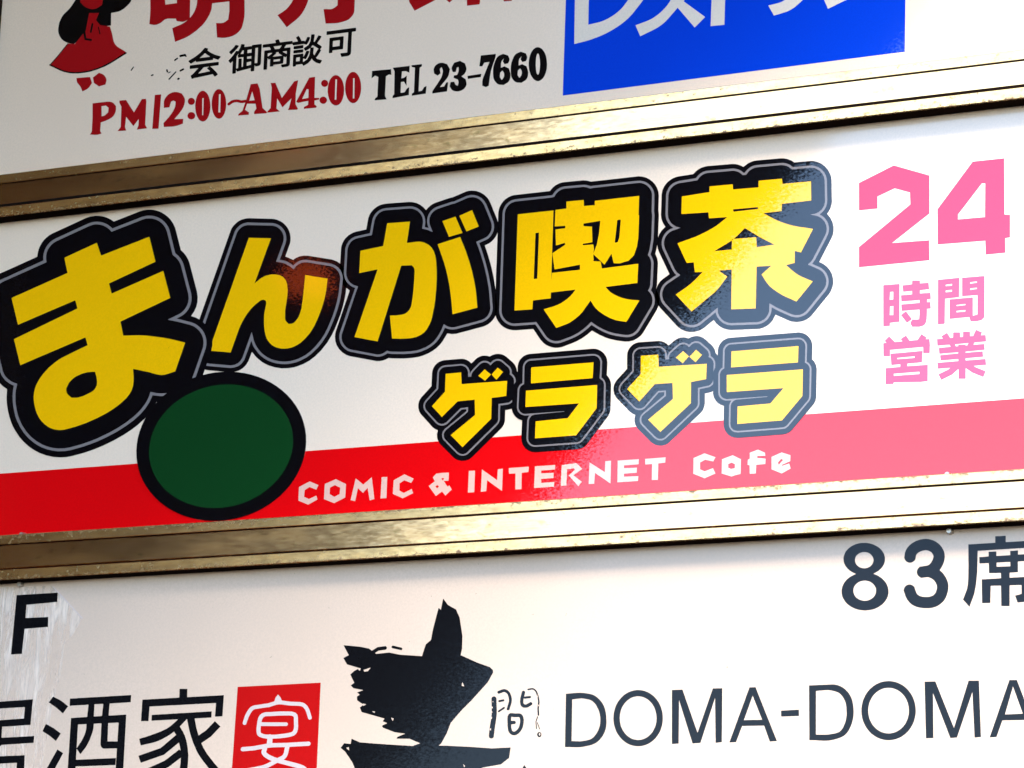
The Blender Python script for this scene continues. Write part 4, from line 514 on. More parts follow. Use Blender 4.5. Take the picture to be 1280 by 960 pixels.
  [[-1004,4301,-1003,4318,-996,4333,-970,4376,-887,4391,-813,4347,-795,4297,-790,4281,-789,4265,-791,4250,-801,4223,-818,4200,-833,4189,-858,4175,-795,4128,-782,4079,-780,4063,-781,4048,-792,4023,-810,4002,-821,3994,-837,3985,-854,3979,-873,3975,-893,3974,-913,3975,-944,3982,-959,3987,-974,3995,-987,4004,-996,4013,-1024,4058,-1012,4115,-960,4115,-946,4084,-941,4074,-928,4063,-906,4053,-897,4091,-899,4108,-909,4136,-972,4169,-967,4202,-922,4203,-909,4230,-903,4249,-902,4273,-905,4309,-929,4302,-944,4245,-986,4250,-999,4281]]),
 ('kd','top','letter','black2',1,'black dash',
  [[-771,4170,-573,4174,-578,4131,-764,4128]]),
 ('k7','top','letter','black2',1,'black numeral 7',
  [[-588,4427,-372,4423,-375,4386,-380,4362,-416,4261,-436,4192,-448,4116,-460,3999,-501,3984,-553,4010,-555,4069,-551,4093,-545,4116,-461,4323,-533,4322,-562,4276,-604,4281]]),
 ('k6a','top','letter','black2',1,'black numeral 6',
  [[-269,4410,-196,4378,-179,4341,-175,4329,-174,4316,-179,4297,-193,4270,-244,4266,-270,4305,-257,4346,-281,4319,-286,4311,-292,4295,-294,4278,-294,4223,-243,4237,-180,4200,-160,4145,-155,4127,-153,4108,-155,4072,-159,4054,-165,4038,-175,4023,-186,4012,-200,4004,-245,3983,-295,3991,-312,3995,-327,4003,-340,4011,-362,4033,-380,4058,-391,4079,-397,4101,-401,4123,-405,4169,-405,4224,-402,4252,-396,4278,-382,4322,-365,4358,-354,4373,-340,4386,-327,4393],[-272,4182,-258,4163,-250,4150,-246,4138,-244,4114,-245,4102,-252,4083,-274,4055,-290,4074,-299,4087,-304,4101,-305,4114,-302,4156]]),
 ('k6b','top','letter','black2',1,'black numeral 6',
  [[-18,4408,55,4376,72,4339,76,4326,77,4314,72,4295,58,4268,7,4264,-18,4303,-5,4344,-30,4316,-35,4309,-40,4293,-42,4276,-42,4222,8,4235,70,4198,90,4143,95,4125,98,4107,95,4070,91,4053,85,4036,76,4022,65,4011,51,4003,6,3982,-44,3990,-61,3994,-76,4001,-89,4010,-111,4032,-129,4057,-139,4077,-145,4099,-149,4122,-153,4167,-153,4223,-150,4250,-145,4276,-130,4320,-113,4356,-102,4371,-88,4384,-76,4391],[-21,4180,-7,4161,1,4148,5,4136,7,4112,5,4100,-1,4081,-23,4053,-39,4072,-48,4086,-52,4099,-53,4113,-50,4154]]),
 ('k0','top','letter','black2',1,'black numeral 0',
  [[360,4191,358,4132,346,4078,334,4047,327,4033,311,4009,292,3992,281,3985,271,3981,249,3976,237,3977,215,3983,192,3996,182,4005,171,4016,152,4041,135,4071,128,4088,110,4143,101,4203,100,4244,103,4283,114,4337,126,4368,133,4382,150,4406,159,4416,179,4430,190,4435,201,4438,223,4438,246,4432,257,4426,279,4410,290,4399,299,4387,318,4359,326,4343,340,4309,354,4251],[261,4203,260,4143,255,4102,247,4075,243,4067,235,4063,227,4069,219,4084,210,4117,205,4150,200,4198,200,4236,202,4283,206,4312,214,4340,221,4351,229,4351,234,4346,239,4337,247,4316,253,4287,258,4253]]),
 ('kj0','top','character','black2',1,'black kanji on the short line',
  [[-4758,5061,-4822,5000,-4902,4950,-5001,4906,-5004,4901,-5002,4894,-4972,4863,-4964,4858,-4957,4859,-4891,4889,-4887,4887,-4885,4876,-4874,4871,-4623,4870,-4617,4873,-4616,4891,-4613,4893,-4544,4863,-4536,4861,-4532,4863,-4503,4893,-4501,4900,-4505,4907,-4592,4942,-4664,4982,-4714,5020,-4704,5033,-4704,5039,-4708,5045,-4751,5061],[-4754,4980,-4750,4983,-4722,4960,-4669,4925,-4668,4921,-4829,4923,-4779,4959],[-4538,4833,-4974,4835,-4978,4829,-4978,4795,-4975,4787,-4971,4784,-4842,4781,-4912,4714,-4936,4697,-4954,4689,-4955,4682,-4939,4642,-4928,4637,-4894,4643,-4610,4664,-4581,4629,-4574,4626,-4568,4628,-4532,4647,-4531,4657,-4565,4699,-4607,4741,-4652,4778,-4647,4781,-4528,4782,-4524,4786,-4524,4824,-4531,4832],[-4675,4781,-4672,4781,-4676,4778,-4699,4767,-4703,4764,-4703,4757,-4656,4714,-4658,4713,-4838,4702,-4757,4781]]),
 ('kj1','top','character','black2',1,'black kanji on the short line',
  [[-3900,5005,-4015,5006,-4020,5003,-4023,4990,-4025,4989,-4033,4993,-4141,4994,-4134,5021,-4135,5028,-4138,5032,-4180,5040,-4188,5038,-4203,4995,-4227,4949,-4231,4948,-4261,4956,-4268,4952,-4299,4907,-4334,4868,-4376,4829,-4374,4822,-4344,4789,-4335,4790,-4308,4813,-4307,4810,-4306,4643,-4302,4635,-4294,4632,-4253,4633,-4249,4639,-4249,4682,-4245,4682,-4236,4658,-4229,4654,-4023,4679,-4021,4642,-4018,4635,-4009,4630,-3972,4630,-3968,4632,-3965,4638,-3964,4713,-3962,4715,-3956,4698,-3946,4693,-3902,4694,-3887,4699,-3876,4706,-3870,4719,-3868,4735,-3868,4994,-3872,5001,-3878,5005],[-4277,5039,-4305,5007,-4370,4952,-4368,4943,-4344,4915,-4333,4913,-4294,4943,-4255,4978,-4224,5015,-4224,5022,-4232,5029,-4270,5040],[-3955,4957,-3927,4957,-3925,4953,-3924,4745,-3926,4741,-3963,4741,-3965,4744,-3965,4955],[-4025,4946,-4023,4948,-4022,4945,-4022,4901,-4024,4896,-4031,4898,-4083,4899,-4087,4902,-4086,4944],[-4159,4945,-4145,4945,-4143,4943,-4145,4899,-4187,4899,-4191,4902,-4164,4945],[-4229,4906,-4219,4902,-4232,4897,-4233,4893,-4233,4862,-4229,4854,-4221,4850,-4147,4850,-4143,4848,-4143,4715,-4165,4711,-4167,4830,-4176,4837,-4213,4838,-4219,4830,-4219,4707,-4220,4705,-4246,4700,-4249,4704,-4250,4878],[-4048,4849,-4025,4850,-4022,4846,-4023,4810,-4027,4815,-4034,4817,-4086,4819,-4087,4848,-4084,4850],[-4025,4772,-4021,4768,-4022,4727,-4084,4719,-4086,4721,-4086,4769]]),
 ('kj2','top','character','black2',1,'black kanji on the short line',
  [[-3627,5036,-3658,5030,-3664,5024,-3663,5018,-3651,4990,-3846,4992,-3854,4986,-3854,4956,-3851,4949,-3847,4946,-3747,4943,-3724,4905,-3727,4902,-3819,4903,-3825,4898,-3825,4639,-3819,4630,-3774,4628,-3768,4635,-3768,4789,-3754,4769,-3749,4766,-3741,4765,-3731,4772,-3728,4770,-3727,4671,-3721,4663,-3680,4662,-3674,4668,-3674,4681,-3528,4682,-3523,4690,-3522,4782,-3495,4766,-3490,4767,-3478,4777,-3477,4776,-3477,4677,-3480,4673,-3553,4671,-3556,4663,-3543,4635,-3532,4629,-3466,4630,-3448,4633,-3436,4638,-3425,4651,-3422,4670,-3422,4891,-3426,4897,-3433,4900,-3514,4901,-3519,4903,-3496,4934,-3494,4941,-3399,4942,-3394,4948,-3396,4982,-3405,4988,-3584,4990,-3588,4993,-3611,5034,-3616,5037],[-3591,4943,-3567,4943,-3564,4942,-3563,4939,-3591,4901,-3661,4903,-3683,4941,-3677,4943],[-3480,4854,-3478,4854,-3477,4850,-3477,4816,-3480,4812,-3540,4851,-3537,4854],[-3621,4855,-3599,4853,-3604,4842,-3601,4835,-3543,4797,-3690,4799,-3639,4840,-3638,4847,-3644,4854],[-3706,4855,-3698,4854,-3709,4845,-3741,4825,-3767,4812,-3768,4854,-3765,4856],[-3602,4754,-3575,4752,-3575,4727,-3577,4724,-3674,4726,-3674,4753,-3671,4754]]),
 ('kj3','top','character','black2',1,'black kanji on the short line',
  [[-3095,5040,-3109,5040,-3116,5036,-3124,4949,-3149,4898,-3217,4864,-3220,4860,-3219,4853,-3200,4824,-3193,4819,-3143,4836,-3118,4853,-3121,4850,-3129,4757,-3161,4697,-3221,4667,-3222,4714,-3220,4716,-3188,4700,-3179,4702,-3159,4733,-3133,4796,-3133,4805,-3141,4811,-3171,4818,-3179,4817,-3206,4756,-3221,4735,-3222,4779,-3227,4786,-3231,4788,-3373,4788,-3377,4781,-3377,4629,-3372,4619,-3364,4617,-3332,4618,-3328,4623,-3325,4638,-3234,4638,-3218,4614,-3207,4611,-3147,4637,-3108,4670,-3092,4699,-3070,4668,-3027,4634,-2968,4611,-2957,4613,-2935,4645,-2935,4651,-2941,4658,-3004,4681,-3030,4704,-3020,4705,-3015,4709,-2976,4761,-2955,4796,-2960,4805,-2971,4811,-2946,4842,-2947,4851,-2985,4880,-3017,4902,-3019,4905,-2978,4957,-2960,4985,-2959,4992,-2966,5000,-2999,5013,-3008,5012,-3042,4955,-3060,4929,-3064,4929,-3072,4935,-3065,4989,-3064,5033,-3073,5040],[-3314,5045,-3342,5031,-3346,5025,-3315,4970,-3321,4967,-3390,4967,-3395,4960,-3395,4933,-3391,4924,-3384,4921,-3220,4919,-3186,4905,-3175,4906,-3157,4933,-3142,4961,-3130,4994,-3133,5002,-3140,5006,-3166,5013,-3177,5011,-3190,4980,-3207,4950,-3211,4961,-3218,4966,-3262,4967,-3265,4970,-3264,4980,-3287,5021,-3303,5042],[-3252,4908,-3372,4907,-3376,4900,-3375,4869,-3370,4864,-3363,4862,-3231,4862,-3227,4867,-3228,4901,-3237,4907],[-3088,4887,-3053,4865,-2992,4820,-3004,4819,-3007,4816,-3024,4786,-3054,4740,-3058,4741,-3072,4770,-3067,4847,-3071,4853,-3078,4855,-3113,4856],[-3238,4848,-3369,4849,-3376,4842,-3376,4811,-3371,4805,-3363,4803,-3232,4802,-3225,4809,-3225,4836,-3228,4844],[-3301,4741,-3276,4741,-3273,4738,-3273,4687,-3325,4687,-3327,4690,-3327,4741]]),
 ('kj4','top','character','black2',1,'black kanji on the short line',
  [[-2472,5051,-2876,5054,-2884,5049,-2885,5012,-2881,5005,-2874,5002,-2560,4999,-2557,4997,-2559,4718,-2568,4716,-2651,4718,-2658,4716,-2660,4707,-2645,4671,-2638,4664,-2558,4665,-2533,4669,-2514,4679,-2504,4694,-2501,4718,-2500,4996,-2495,4999,-2448,4999,-2441,5006,-2441,5039,-2443,5045,-2451,5050],[-2648,4955,-2828,4956,-2835,4952,-2837,4750,-2832,4741,-2825,4738,-2785,4740,-2782,4746,-2782,4770,-2779,4773,-2632,4772,-2625,4775,-2622,4780,-2621,4945,-2630,4954],[-2702,4905,-2678,4903,-2678,4824,-2778,4824,-2782,4827,-2780,4904]]),
 ('frag','top','worn_character','black2',1,'last flecks of a worn away black character',
  [[-5072,5016,-5083,5012,-5148,5007,-5155,4998,-5153,4987,-5146,4979,-5134,4975,-5066,4979,-5054,4967,-5043,4965,-5037,4969,-5036,4976,-5046,4991,-5049,5002,-5057,5010],[-5191,4972,-5232,4949,-5235,4942,-5230,4933,-5218,4930,-5173,4955,-5171,4962,-5175,4969,-5183,4973],[-5879,4933,-5886,4930,-5919,4885,-5919,4878,-5913,4872,-5905,4873,-5869,4921,-5870,4928],[-5082,4807,-5134,4789,-5139,4782,-5136,4771,-5128,4765,-5121,4764,-5069,4781,-5064,4786,-5064,4797,-5070,4803],[-5348,4825,-5353,4815,-5341,4786,-5334,4779,-5322,4777,-5316,4783,-5316,4790,-5328,4819,-5337,4826],[-5197,4779,-5303,4685,-5305,4678,-5301,4671,-5296,4668,-5288,4669,-5185,4764,-5186,4774],[-5289,4787,-5318,4774,-5320,4770,-5318,4764,-5310,4762,-5279,4775,-5277,4782,-5280,4786],[-5566,4779,-5589,4773,-5591,4768,-5588,4761,-5576,4757,-5549,4763,-5546,4770,-5550,4777,-5559,4781],[-5146,4680,-5161,4675,-5167,4668,-5165,4658,-5155,4650,-5147,4649,-5133,4654,-5126,4660,-5126,4667,-5130,4674,-5138,4679]]),
 ('mei','top','character','red2',1,'large red kanji mei',
  [[-5697,6218,-5699,6214,-5662,5733,-5661,5648,-5665,5520,-5662,5517,-5587,5496,-5545,5495,-5511,5503,-5478,5516,-5419,5554,-5385,5560,-5351,5558,-5247,5543,-5243,5539,-5229,5507,-5148,5484,-5129,5482,-5106,5484,-5053,5499,-5102,5471,-5157,5448,-5293,5412,-5236,5211,-5233,5207,-5080,5243,-5006,5271,-4907,5325,-4824,5387,-4781,5429,-4758,5457,-4713,5531,-4692,5583,-4684,5620,-4679,5689,-4677,5691,-4414,5683,-4412,5681,-4403,5538,-4414,5422,-4457,5397,-4486,5386,-4527,5386,-4595,5396,-4600,5395,-4575,5186,-4499,5170,-4447,5164,-4387,5166,-4332,5175,-4280,5194,-4243,5218,-4212,5248,-4197,5270,-4185,5300,-4169,5376,-4163,5427,-4162,5475,-4193,6011,-4435,6044,-4438,6041,-4420,5792,-4677,5809,-4680,5810,-4684,5905,-4698,6077,-4701,6081,-4933,6113,-4915,5873,-4916,5814,-4924,5708,-4931,5670,-4952,5614,-4979,5570,-5018,5526,-5021,5529,-5048,6128],[-5459,5978,-5258,5951,-5242,5769,-5424,5771]]),
 ('getsu','top','character','red2',1,'large red kanji getsu',
  [[-3376,5898,-3379,5895,-3380,5841,-3379,5724,-3384,5666,-3400,5610,-3417,5575,-3438,5540,-3464,5506,-3492,5476,-3522,5450,-3571,5421,-3650,5384,-3497,5192,-3358,5281,-3316,5313,-3278,5352,-3248,5395,-3225,5437,-3205,5482,-3172,5580,-3159,5636,-3154,5676,-3149,5678,-2745,5671,-2739,5668,-2738,5403,-2781,5376,-2813,5364,-2835,5362,-2864,5364,-2922,5374,-2947,5376,-2905,5167,-2763,5153,-2720,5151,-2644,5158,-2587,5169,-2562,5178,-2538,5193,-2504,5226,-2490,5248,-2481,5270,-2478,5297,-2479,5775]]),
 ('yakata','top','character','red2',1,'large red kanji kan',
  [[-831,5490,-814,5145,-811,5141,-634,5136,-631,5140,-620,5228,-616,5231,-301,5200,-298,5195,-285,5134,-282,5130,-172,5123,-136,5177,-143,5396],[-1649,5576,-1680,5384,-1663,5305,-1579,5173,-1277,5283,-1194,5397,-1118,5262,-1072,5220,-1008,5261,-1013,5388,-1015,5394,-1202,5419,-1207,5414,-1433,5402,-1436,5405,-1443,5549]]),
 ('blue','top','blue_box','blue',1,'blue rectangle',
  [[607,6267,592,3738,5136,3757,5166,5987]]),
 ('re','top','character','white',2,'white katakana re',
  [[722,5616,920,5588,924,4652,1056,4664,1100,4670,1141,4680,1191,4696,1238,4717,1284,4741,1327,4768,1367,4798,1396,4825,1448,4885,1531,4994,1662,5186,1815,5054,1717,4933,1586,4778,1520,4705,1484,4672,1436,4636,1385,4603,1332,4573,1278,4546,1221,4521,1171,4501,1118,4484,1065,4469,956,4444,869,4431,735,4416]]),
 ('su','top','character','white',2,'white katakana su',
  [[1580,4559,1730,4594,1778,4608,1824,4627,1865,4650,1904,4676,1942,4704,1976,4735,2009,4769,2045,4818,2075,4872,2126,4988,2153,5044,2340,5019,2232,4794,2526,4546,2387,4425,2152,4720,2029,4594,1986,4555,1939,4520,1884,4490,1827,4466,1648,4403]]),
 ('to','top','character','white',2,'white katakana to',
  [[2622,5312,2800,5287,2786,4410,2602,4415]]),
 ('ra','top','character','white',2,'white katakana ra',
  [[3369,4588,3484,4600,3522,4606,3558,4617,3599,4637,3638,4661,3674,4690,3707,4722,3737,4756,3763,4793,3785,4833,3844,4959,4024,4861,3942,4740,3913,4701,3882,4664,3844,4624,3804,4586,3761,4551,3716,4519,3667,4494,3625,4478,3580,4468,3443,4444]]),
 ('n','top','character','white',2,'white katakana n',
  [[4091,4582,4203,4606,4240,4616,4276,4629,4340,4663,4398,4708,4505,4811,4560,4860,4702,4733,4600,4634,4564,4603,4525,4577,4491,4561,4456,4547,4348,4511,4152,4440]]),
 ('girl_b','top','figure','black2',1,'long black hair of the printed figure in a red dress',
  [[-6845,6117,-6922,6001,-6949,5964,-6979,5928,-7002,5907,-7075,5849,-7095,5825,-7120,5783,-7138,5738,-7144,5714,-7151,5662,-7152,5635,-7149,5608,-7142,5581,-7125,5541,-7113,5521,-7085,5485,-7066,5467,-7045,5451,-6998,5423,-6954,5405,-6873,5385,-6825,5412,-6795,5433,-6760,5477,-6750,5486,-6734,5494,-6696,5502,-6681,5508,-6671,5520,-6603,5702,-6480,5583,-6285,5580,-6295,5764,-6208,5767,-6180,5769,-6154,5775,-6129,5783,-6084,5805,-6045,5834,-6012,5861,-5998,5877,-5986,5894,-5977,5912,-5974,5929,-5973,5946,-5975,6000]]),
 ('girl_r','top','dress','red2',2,'red dress of the printed figure',
  [[-6777,6108,-6820,5997,-6760,5936,-6715,5901,-6658,5875,-6626,5865,-6594,5860,-6567,5859,-6540,5863,-6521,5870,-6455,5902,-6434,6058,-6437,6062],[-6657,5812,-6691,5567,-6697,5550,-6707,5537,-6751,5500,-6857,5383,-6973,5404,-7123,5241,-7245,5123,-7058,5027,-6941,4982,-6873,4963,-6794,4948,-6746,4943,-6657,4941,-6610,4943,-6533,4952,-6422,4977,-6353,4997,-6199,5055,-6136,5082,-6087,5110,-6016,5158,-6053,5186,-6134,5237,-6171,5266,-6202,5300,-6219,5330,-6232,5364,-6261,5465,-6301,5566,-6466,5611,-6535,5691,-6536,5694,-6496,5788,-6500,5791]]),
 ('girl_h','top','dress_trim','black2',3,'black hem and folds',
  [[-6595,5655,-6602,5652,-6605,5645,-6621,5531,-6618,5520,-6608,5514,-6598,5514,-6592,5520,-6575,5638,-6580,5649,-6587,5654],[-6489,5592,-6496,5589,-6496,5582,-6464,5476,-6459,5472,-6453,5471,-6449,5474,-6449,5481,-6480,5583],[-6727,5587,-6738,5583,-6741,5571,-6703,5427,-6691,5419,-6599,5392,-6587,5393,-6581,5399,-6580,5406,-6582,5414,-6589,5421,-6674,5446,-6707,5574,-6715,5583],[-6976,5410,-7131,5244,-7245,5135,-7255,5132,-7259,5126,-7256,5119,-7249,5114,-7069,5019,-7008,4992,-6916,4963,-6868,4953,-6773,4941,-6663,4938,-6559,4944,-6463,4960,-6341,4990,-6258,5020,-6008,5134,-6002,5141,-6003,5148,-6008,5152,-6020,5154,-6214,5063,-6314,5023,-6388,4999,-6518,4972,-6614,4960,-6720,4959,-6826,4967,-6917,4984,-7006,5012,-7058,5036,-7231,5126,-7119,5235,-6968,5400,-6967,5406]]),
 ('girl_s','top','shoe','red2',1,'red shoe',
  [[-6795,4877,-6574,4865,-6535,4773,-6568,4727,-6580,4713,-6595,4700,-6628,4685,-6682,4667,-6708,4719,-6729,4753,-6774,4804,-6782,4818,-6789,4841]]),
 ('girl_s2','top','shoe','red2',1,'red shoe',
  [[-6525,4852,-6432,4909,-6379,4886,-6363,4878,-6348,4866,-6335,4853,-6314,4821,-6306,4805,-6302,4788,-6302,4775,-6314,4724,-6417,4708,-6503,4769]]),
 ('F','low','letter','black3',1,'black letter F',
  [[-7188,-2344,-6543,-2341,-6538,-2467,-7020,-2484,-7017,-2661,-6660,-2663,-6654,-2797,-7019,-2807,-7030,-3142,-7201,-3143]]),
 ('kyo','low','character','black3',1,'black kanji beside the left post',
  [[-6849,-3756,-7503,-3776,-7495,-3862,-7491,-3864,-6917,-3855,-6915,-4005,-6919,-4006,-7479,-4023,-7470,-4109,-7466,-4111,-7383,-4109,-7380,-4112,-7373,-4252,-7456,-4256,-7447,-4351,-7371,-4350,-7367,-4357,-7242,-4360,-7240,-4346,-6743,-4332,-6737,-4329,-6733,-4247,-6736,-4242,-7241,-4251,-7244,-4249,-7248,-4106,-6806,-4094,-6799,-3757,-6800,-3754],[-6911,-4492,-7432,-4498,-7423,-4593,-7419,-4596,-6972,-4588,-6955,-5049,-6835,-5052,-6832,-5050,-6857,-4493,-6862,-4491]]),
 ('shu','low','character','black3',1,'black kanji sake',
  [[-5351,-3750,-6224,-3765,-6220,-3857,-6217,-3860,-5937,-3855,-5932,-3857,-5938,-4015,-6185,-4022,-6170,-5129,-5321,-5145,-5344,-4004,-5348,-4002,-5606,-4008,-5611,-4005,-5608,-3850,-5291,-3843,-5289,-3840,-5289,-3752,-5293,-3749],[-6489,-3729,-6547,-3805,-6430,-3875,-6316,-3957,-6243,-3866,-6321,-3812,-6376,-3779],[-5721,-3851,-5706,-3851,-5712,-4009,-5836,-4012,-5839,-3853],[-5481,-4103,-5451,-4104,-5449,-4347,-5453,-4349,-5599,-4344,-5609,-4105],[-5778,-4106,-5714,-4106,-5712,-4108,-5704,-4374,-5700,-4390,-5688,-4415,-5663,-4432,-5646,-4437,-5453,-4438,-5448,-4440,-5443,-5026,-5447,-5028,-6050,-5040,-6058,-4658,-5457,-4654,-5453,-4651,-5453,-4565,-5457,-4563,-6060,-4571,-6063,-4429,-6060,-4430,-5999,-4499,-5995,-4497,-5922,-4409,-5895,-4363,-5873,-4317,-5846,-4242,-5833,-4193,-5828,-4161,-5828,-4108],[-6564,-4087,-6567,-4090,-6611,-4180,-6489,-4249,-6391,-4317,-6326,-4223,-6327,-4219,-6443,-4146],[-6002,-4109,-5945,-4109,-5939,-4111,-5941,-4183,-5946,-4211,-5962,-4258,-5986,-4307,-6010,-4347,-6061,-4418,-6064,-4412,-6070,-4110],[-6358,-4428,-6628,-4896,-6629,-4899,-6626,-4901,-6522,-4939,-6517,-4939,-6265,-4479]]),
 ('ie','low','character','black3',1,'black kanji house',
  [[-4569,-3693,-4565,-3802,-4567,-3807,-5116,-3816,-5114,-4090,-5112,-4095,-5003,-4098,-5001,-4096,-5001,-3909,-4997,-3909,-4017,-3895,-4014,-3898,-4016,-4070,-3909,-4069,-3906,-4068,-3905,-3800,-3908,-3797,-4442,-3805,-4447,-3803,-4451,-3700,-4454,-3697],[-4080,-4000,-4959,-4018,-4958,-4091,-4953,-4094,-4570,-4088,-4563,-4091,-4661,-4168,-4691,-4187,-4729,-4207,-4805,-4236,-4889,-4263,-4981,-4289,-5120,-4323,-5123,-4326,-5093,-4410,-4934,-4383,-4884,-4373,-4834,-4358,-4787,-4341,-4705,-4303,-4662,-4280,-4608,-4245,-4573,-4288,-4792,-4451,-5117,-4543,-5075,-4631,-5071,-4634,-4732,-4538,-4526,-4388,-4522,-4389,-4500,-4460,-4494,-4488,-4496,-4492,-4512,-4476,-4718,-4615,-5044,-4739,-4991,-4827,-4988,-4826,-4655,-4699,-4486,-4586,-4482,-4586,-4481,-4657,-4496,-4829,-4509,-4887,-4526,-4926,-4554,-4953,-4587,-4971,-4684,-5015,-4623,-5099,-4527,-5056,-4480,-5030,-4433,-4987,-4427,-4977,-4402,-4923,-4387,-4856,-4373,-4724,-4370,-4611,-4373,-4552,-4391,-4451,-4406,-4395,-4424,-4345,-4446,-4298,-4474,-4251,-4528,-4182,-4428,-4086,-4387,-4223,-4368,-4276,-4316,-4391,-4254,-4503,-4221,-4550,-4189,-4591,-4068,-4719,-3914,-4865,-3838,-4806,-3837,-4804,-3988,-4660,-4100,-4541,-4158,-4463,-4192,-4404,-4057,-4324,-3926,-4199,-4014,-4128,-4139,-4245,-4241,-4304,-4281,-4204,-4314,-4086,-4311,-4084,-4070,-4080,-4068,-4078,-4068,-4004,-4069,-4000]]),
 ('seal','low','red_seal','red3',1,'red square behind the white seal character',
  [[-3711,-3698,-2511,-3685,-2496,-5094,-3723,-5104]]),
 ('en','low','character','white3',2,'white seal script character',
  [[-3117,-3818,-3146,-3852,-3163,-3902,-3252,-3924,-3445,-3943,-3473,-3949,-3499,-3962,-3520,-3980,-3537,-4001,-3567,-4052,-3578,-4076,-3603,-4158,-3603,-4170,-3596,-4181,-3585,-4188,-3575,-4190,-3561,-4188,-3552,-4181,-3525,-4096,-3504,-4054,-3475,-4014,-3462,-4003,-3449,-3996,-3432,-3991,-3383,-3986,-3235,-3972,-3129,-3946,-3094,-3942,-3056,-3944,-2927,-3963,-2803,-3970,-2771,-3976,-2754,-3982,-2737,-3993,-2714,-4019,-2700,-4042,-2658,-4141,-2651,-4147,-2640,-4150,-2630,-4150,-2618,-4145,-2612,-4136,-2611,-4124,-2650,-4026,-2671,-3992,-2686,-3973,-2708,-3953,-2729,-3940,-2757,-3930,-2795,-3922,-2924,-3914,-3053,-3895,-3056,-3894,-3077,-3853,-3113,-3817],[-3085,-4033,-3199,-4037,-3282,-4036,-3311,-4042,-3337,-4053,-3357,-4068,-3373,-4089,-3384,-4116,-3392,-4155,-3398,-4241,-3395,-4277,-3388,-4305,-3376,-4327,-3352,-4345,-3302,-4363,-3235,-4374,-3232,-4376,-3234,-4437,-3423,-4464,-3586,-4472,-3603,-4479,-3610,-4494,-3607,-4506,-3600,-4516,-3590,-4522,-3576,-4525,-3413,-4517,-3299,-4501,-3306,-4542,-3298,-4566,-3292,-4575,-3269,-4597,-3241,-4616,-3204,-4636,-3150,-4658,-3152,-4661,-3221,-4691,-3268,-4707,-3319,-4718,-3491,-4743,-3501,-4748,-3506,-4755,-3508,-4764,-3506,-4777,-3491,-4791,-3473,-4794,-3298,-4770,-3244,-4758,-3193,-4741,-3066,-4683,-2769,-4759,-2717,-4776,-2699,-4789,-2690,-4822,-2682,-4835,-2664,-4843,-2644,-4842,-2632,-4833,-2627,-4821,-2635,-4779,-2650,-4751,-2686,-4728,-2752,-4705,-2979,-4647,-2966,-4638,-2943,-4618,-2926,-4588,-2917,-4552,-2907,-4489,-2903,-4486,-2630,-4480,-2616,-4475,-2608,-4463,-2608,-4448,-2616,-4436,-2626,-4430,-2640,-4427,-2948,-4434,-3155,-4433,-3158,-4430,-3158,-4381,-3155,-4377,-3045,-4374,-2973,-4368,-2918,-4361,-2878,-4353,-2851,-4344,-2826,-4327,-2810,-4303,-2801,-4270,-2799,-4231,-2810,-4112,-2821,-4081,-2845,-4058,-2856,-4053,-2898,-4041,-2943,-4037],[-3093,-4085,-2940,-4088,-2902,-4092,-2881,-4098,-2872,-4104,-2867,-4116,-2857,-4229,-2858,-4259,-2864,-4280,-2871,-4290,-2881,-4298,-2898,-4303,-2935,-4311,-2987,-4317,-3121,-4326,-3173,-4326,-3197,-4319,-3221,-4324,-3260,-4320,-3291,-4314,-3327,-4300,-3333,-4291,-3337,-4276,-3339,-4245,-3337,-4210,-2972,-4221,-2962,-4219,-2954,-4214,-2948,-4202,-2950,-4190,-2958,-4180,-2972,-4175,-3333,-4163,-3328,-4136,-3319,-4115,-3309,-4103,-3288,-4091,-3272,-4087,-3192,-4088],[-3106,-4486,-2972,-4487,-2969,-4490,-2983,-4562,-2993,-4584,-3010,-4598,-3070,-4623,-3112,-4611,-3176,-4585,-3226,-4556,-3239,-4543,-3224,-4490]]),
 ('do','low','brush_mark','black3',1,'large black brush stroke character',
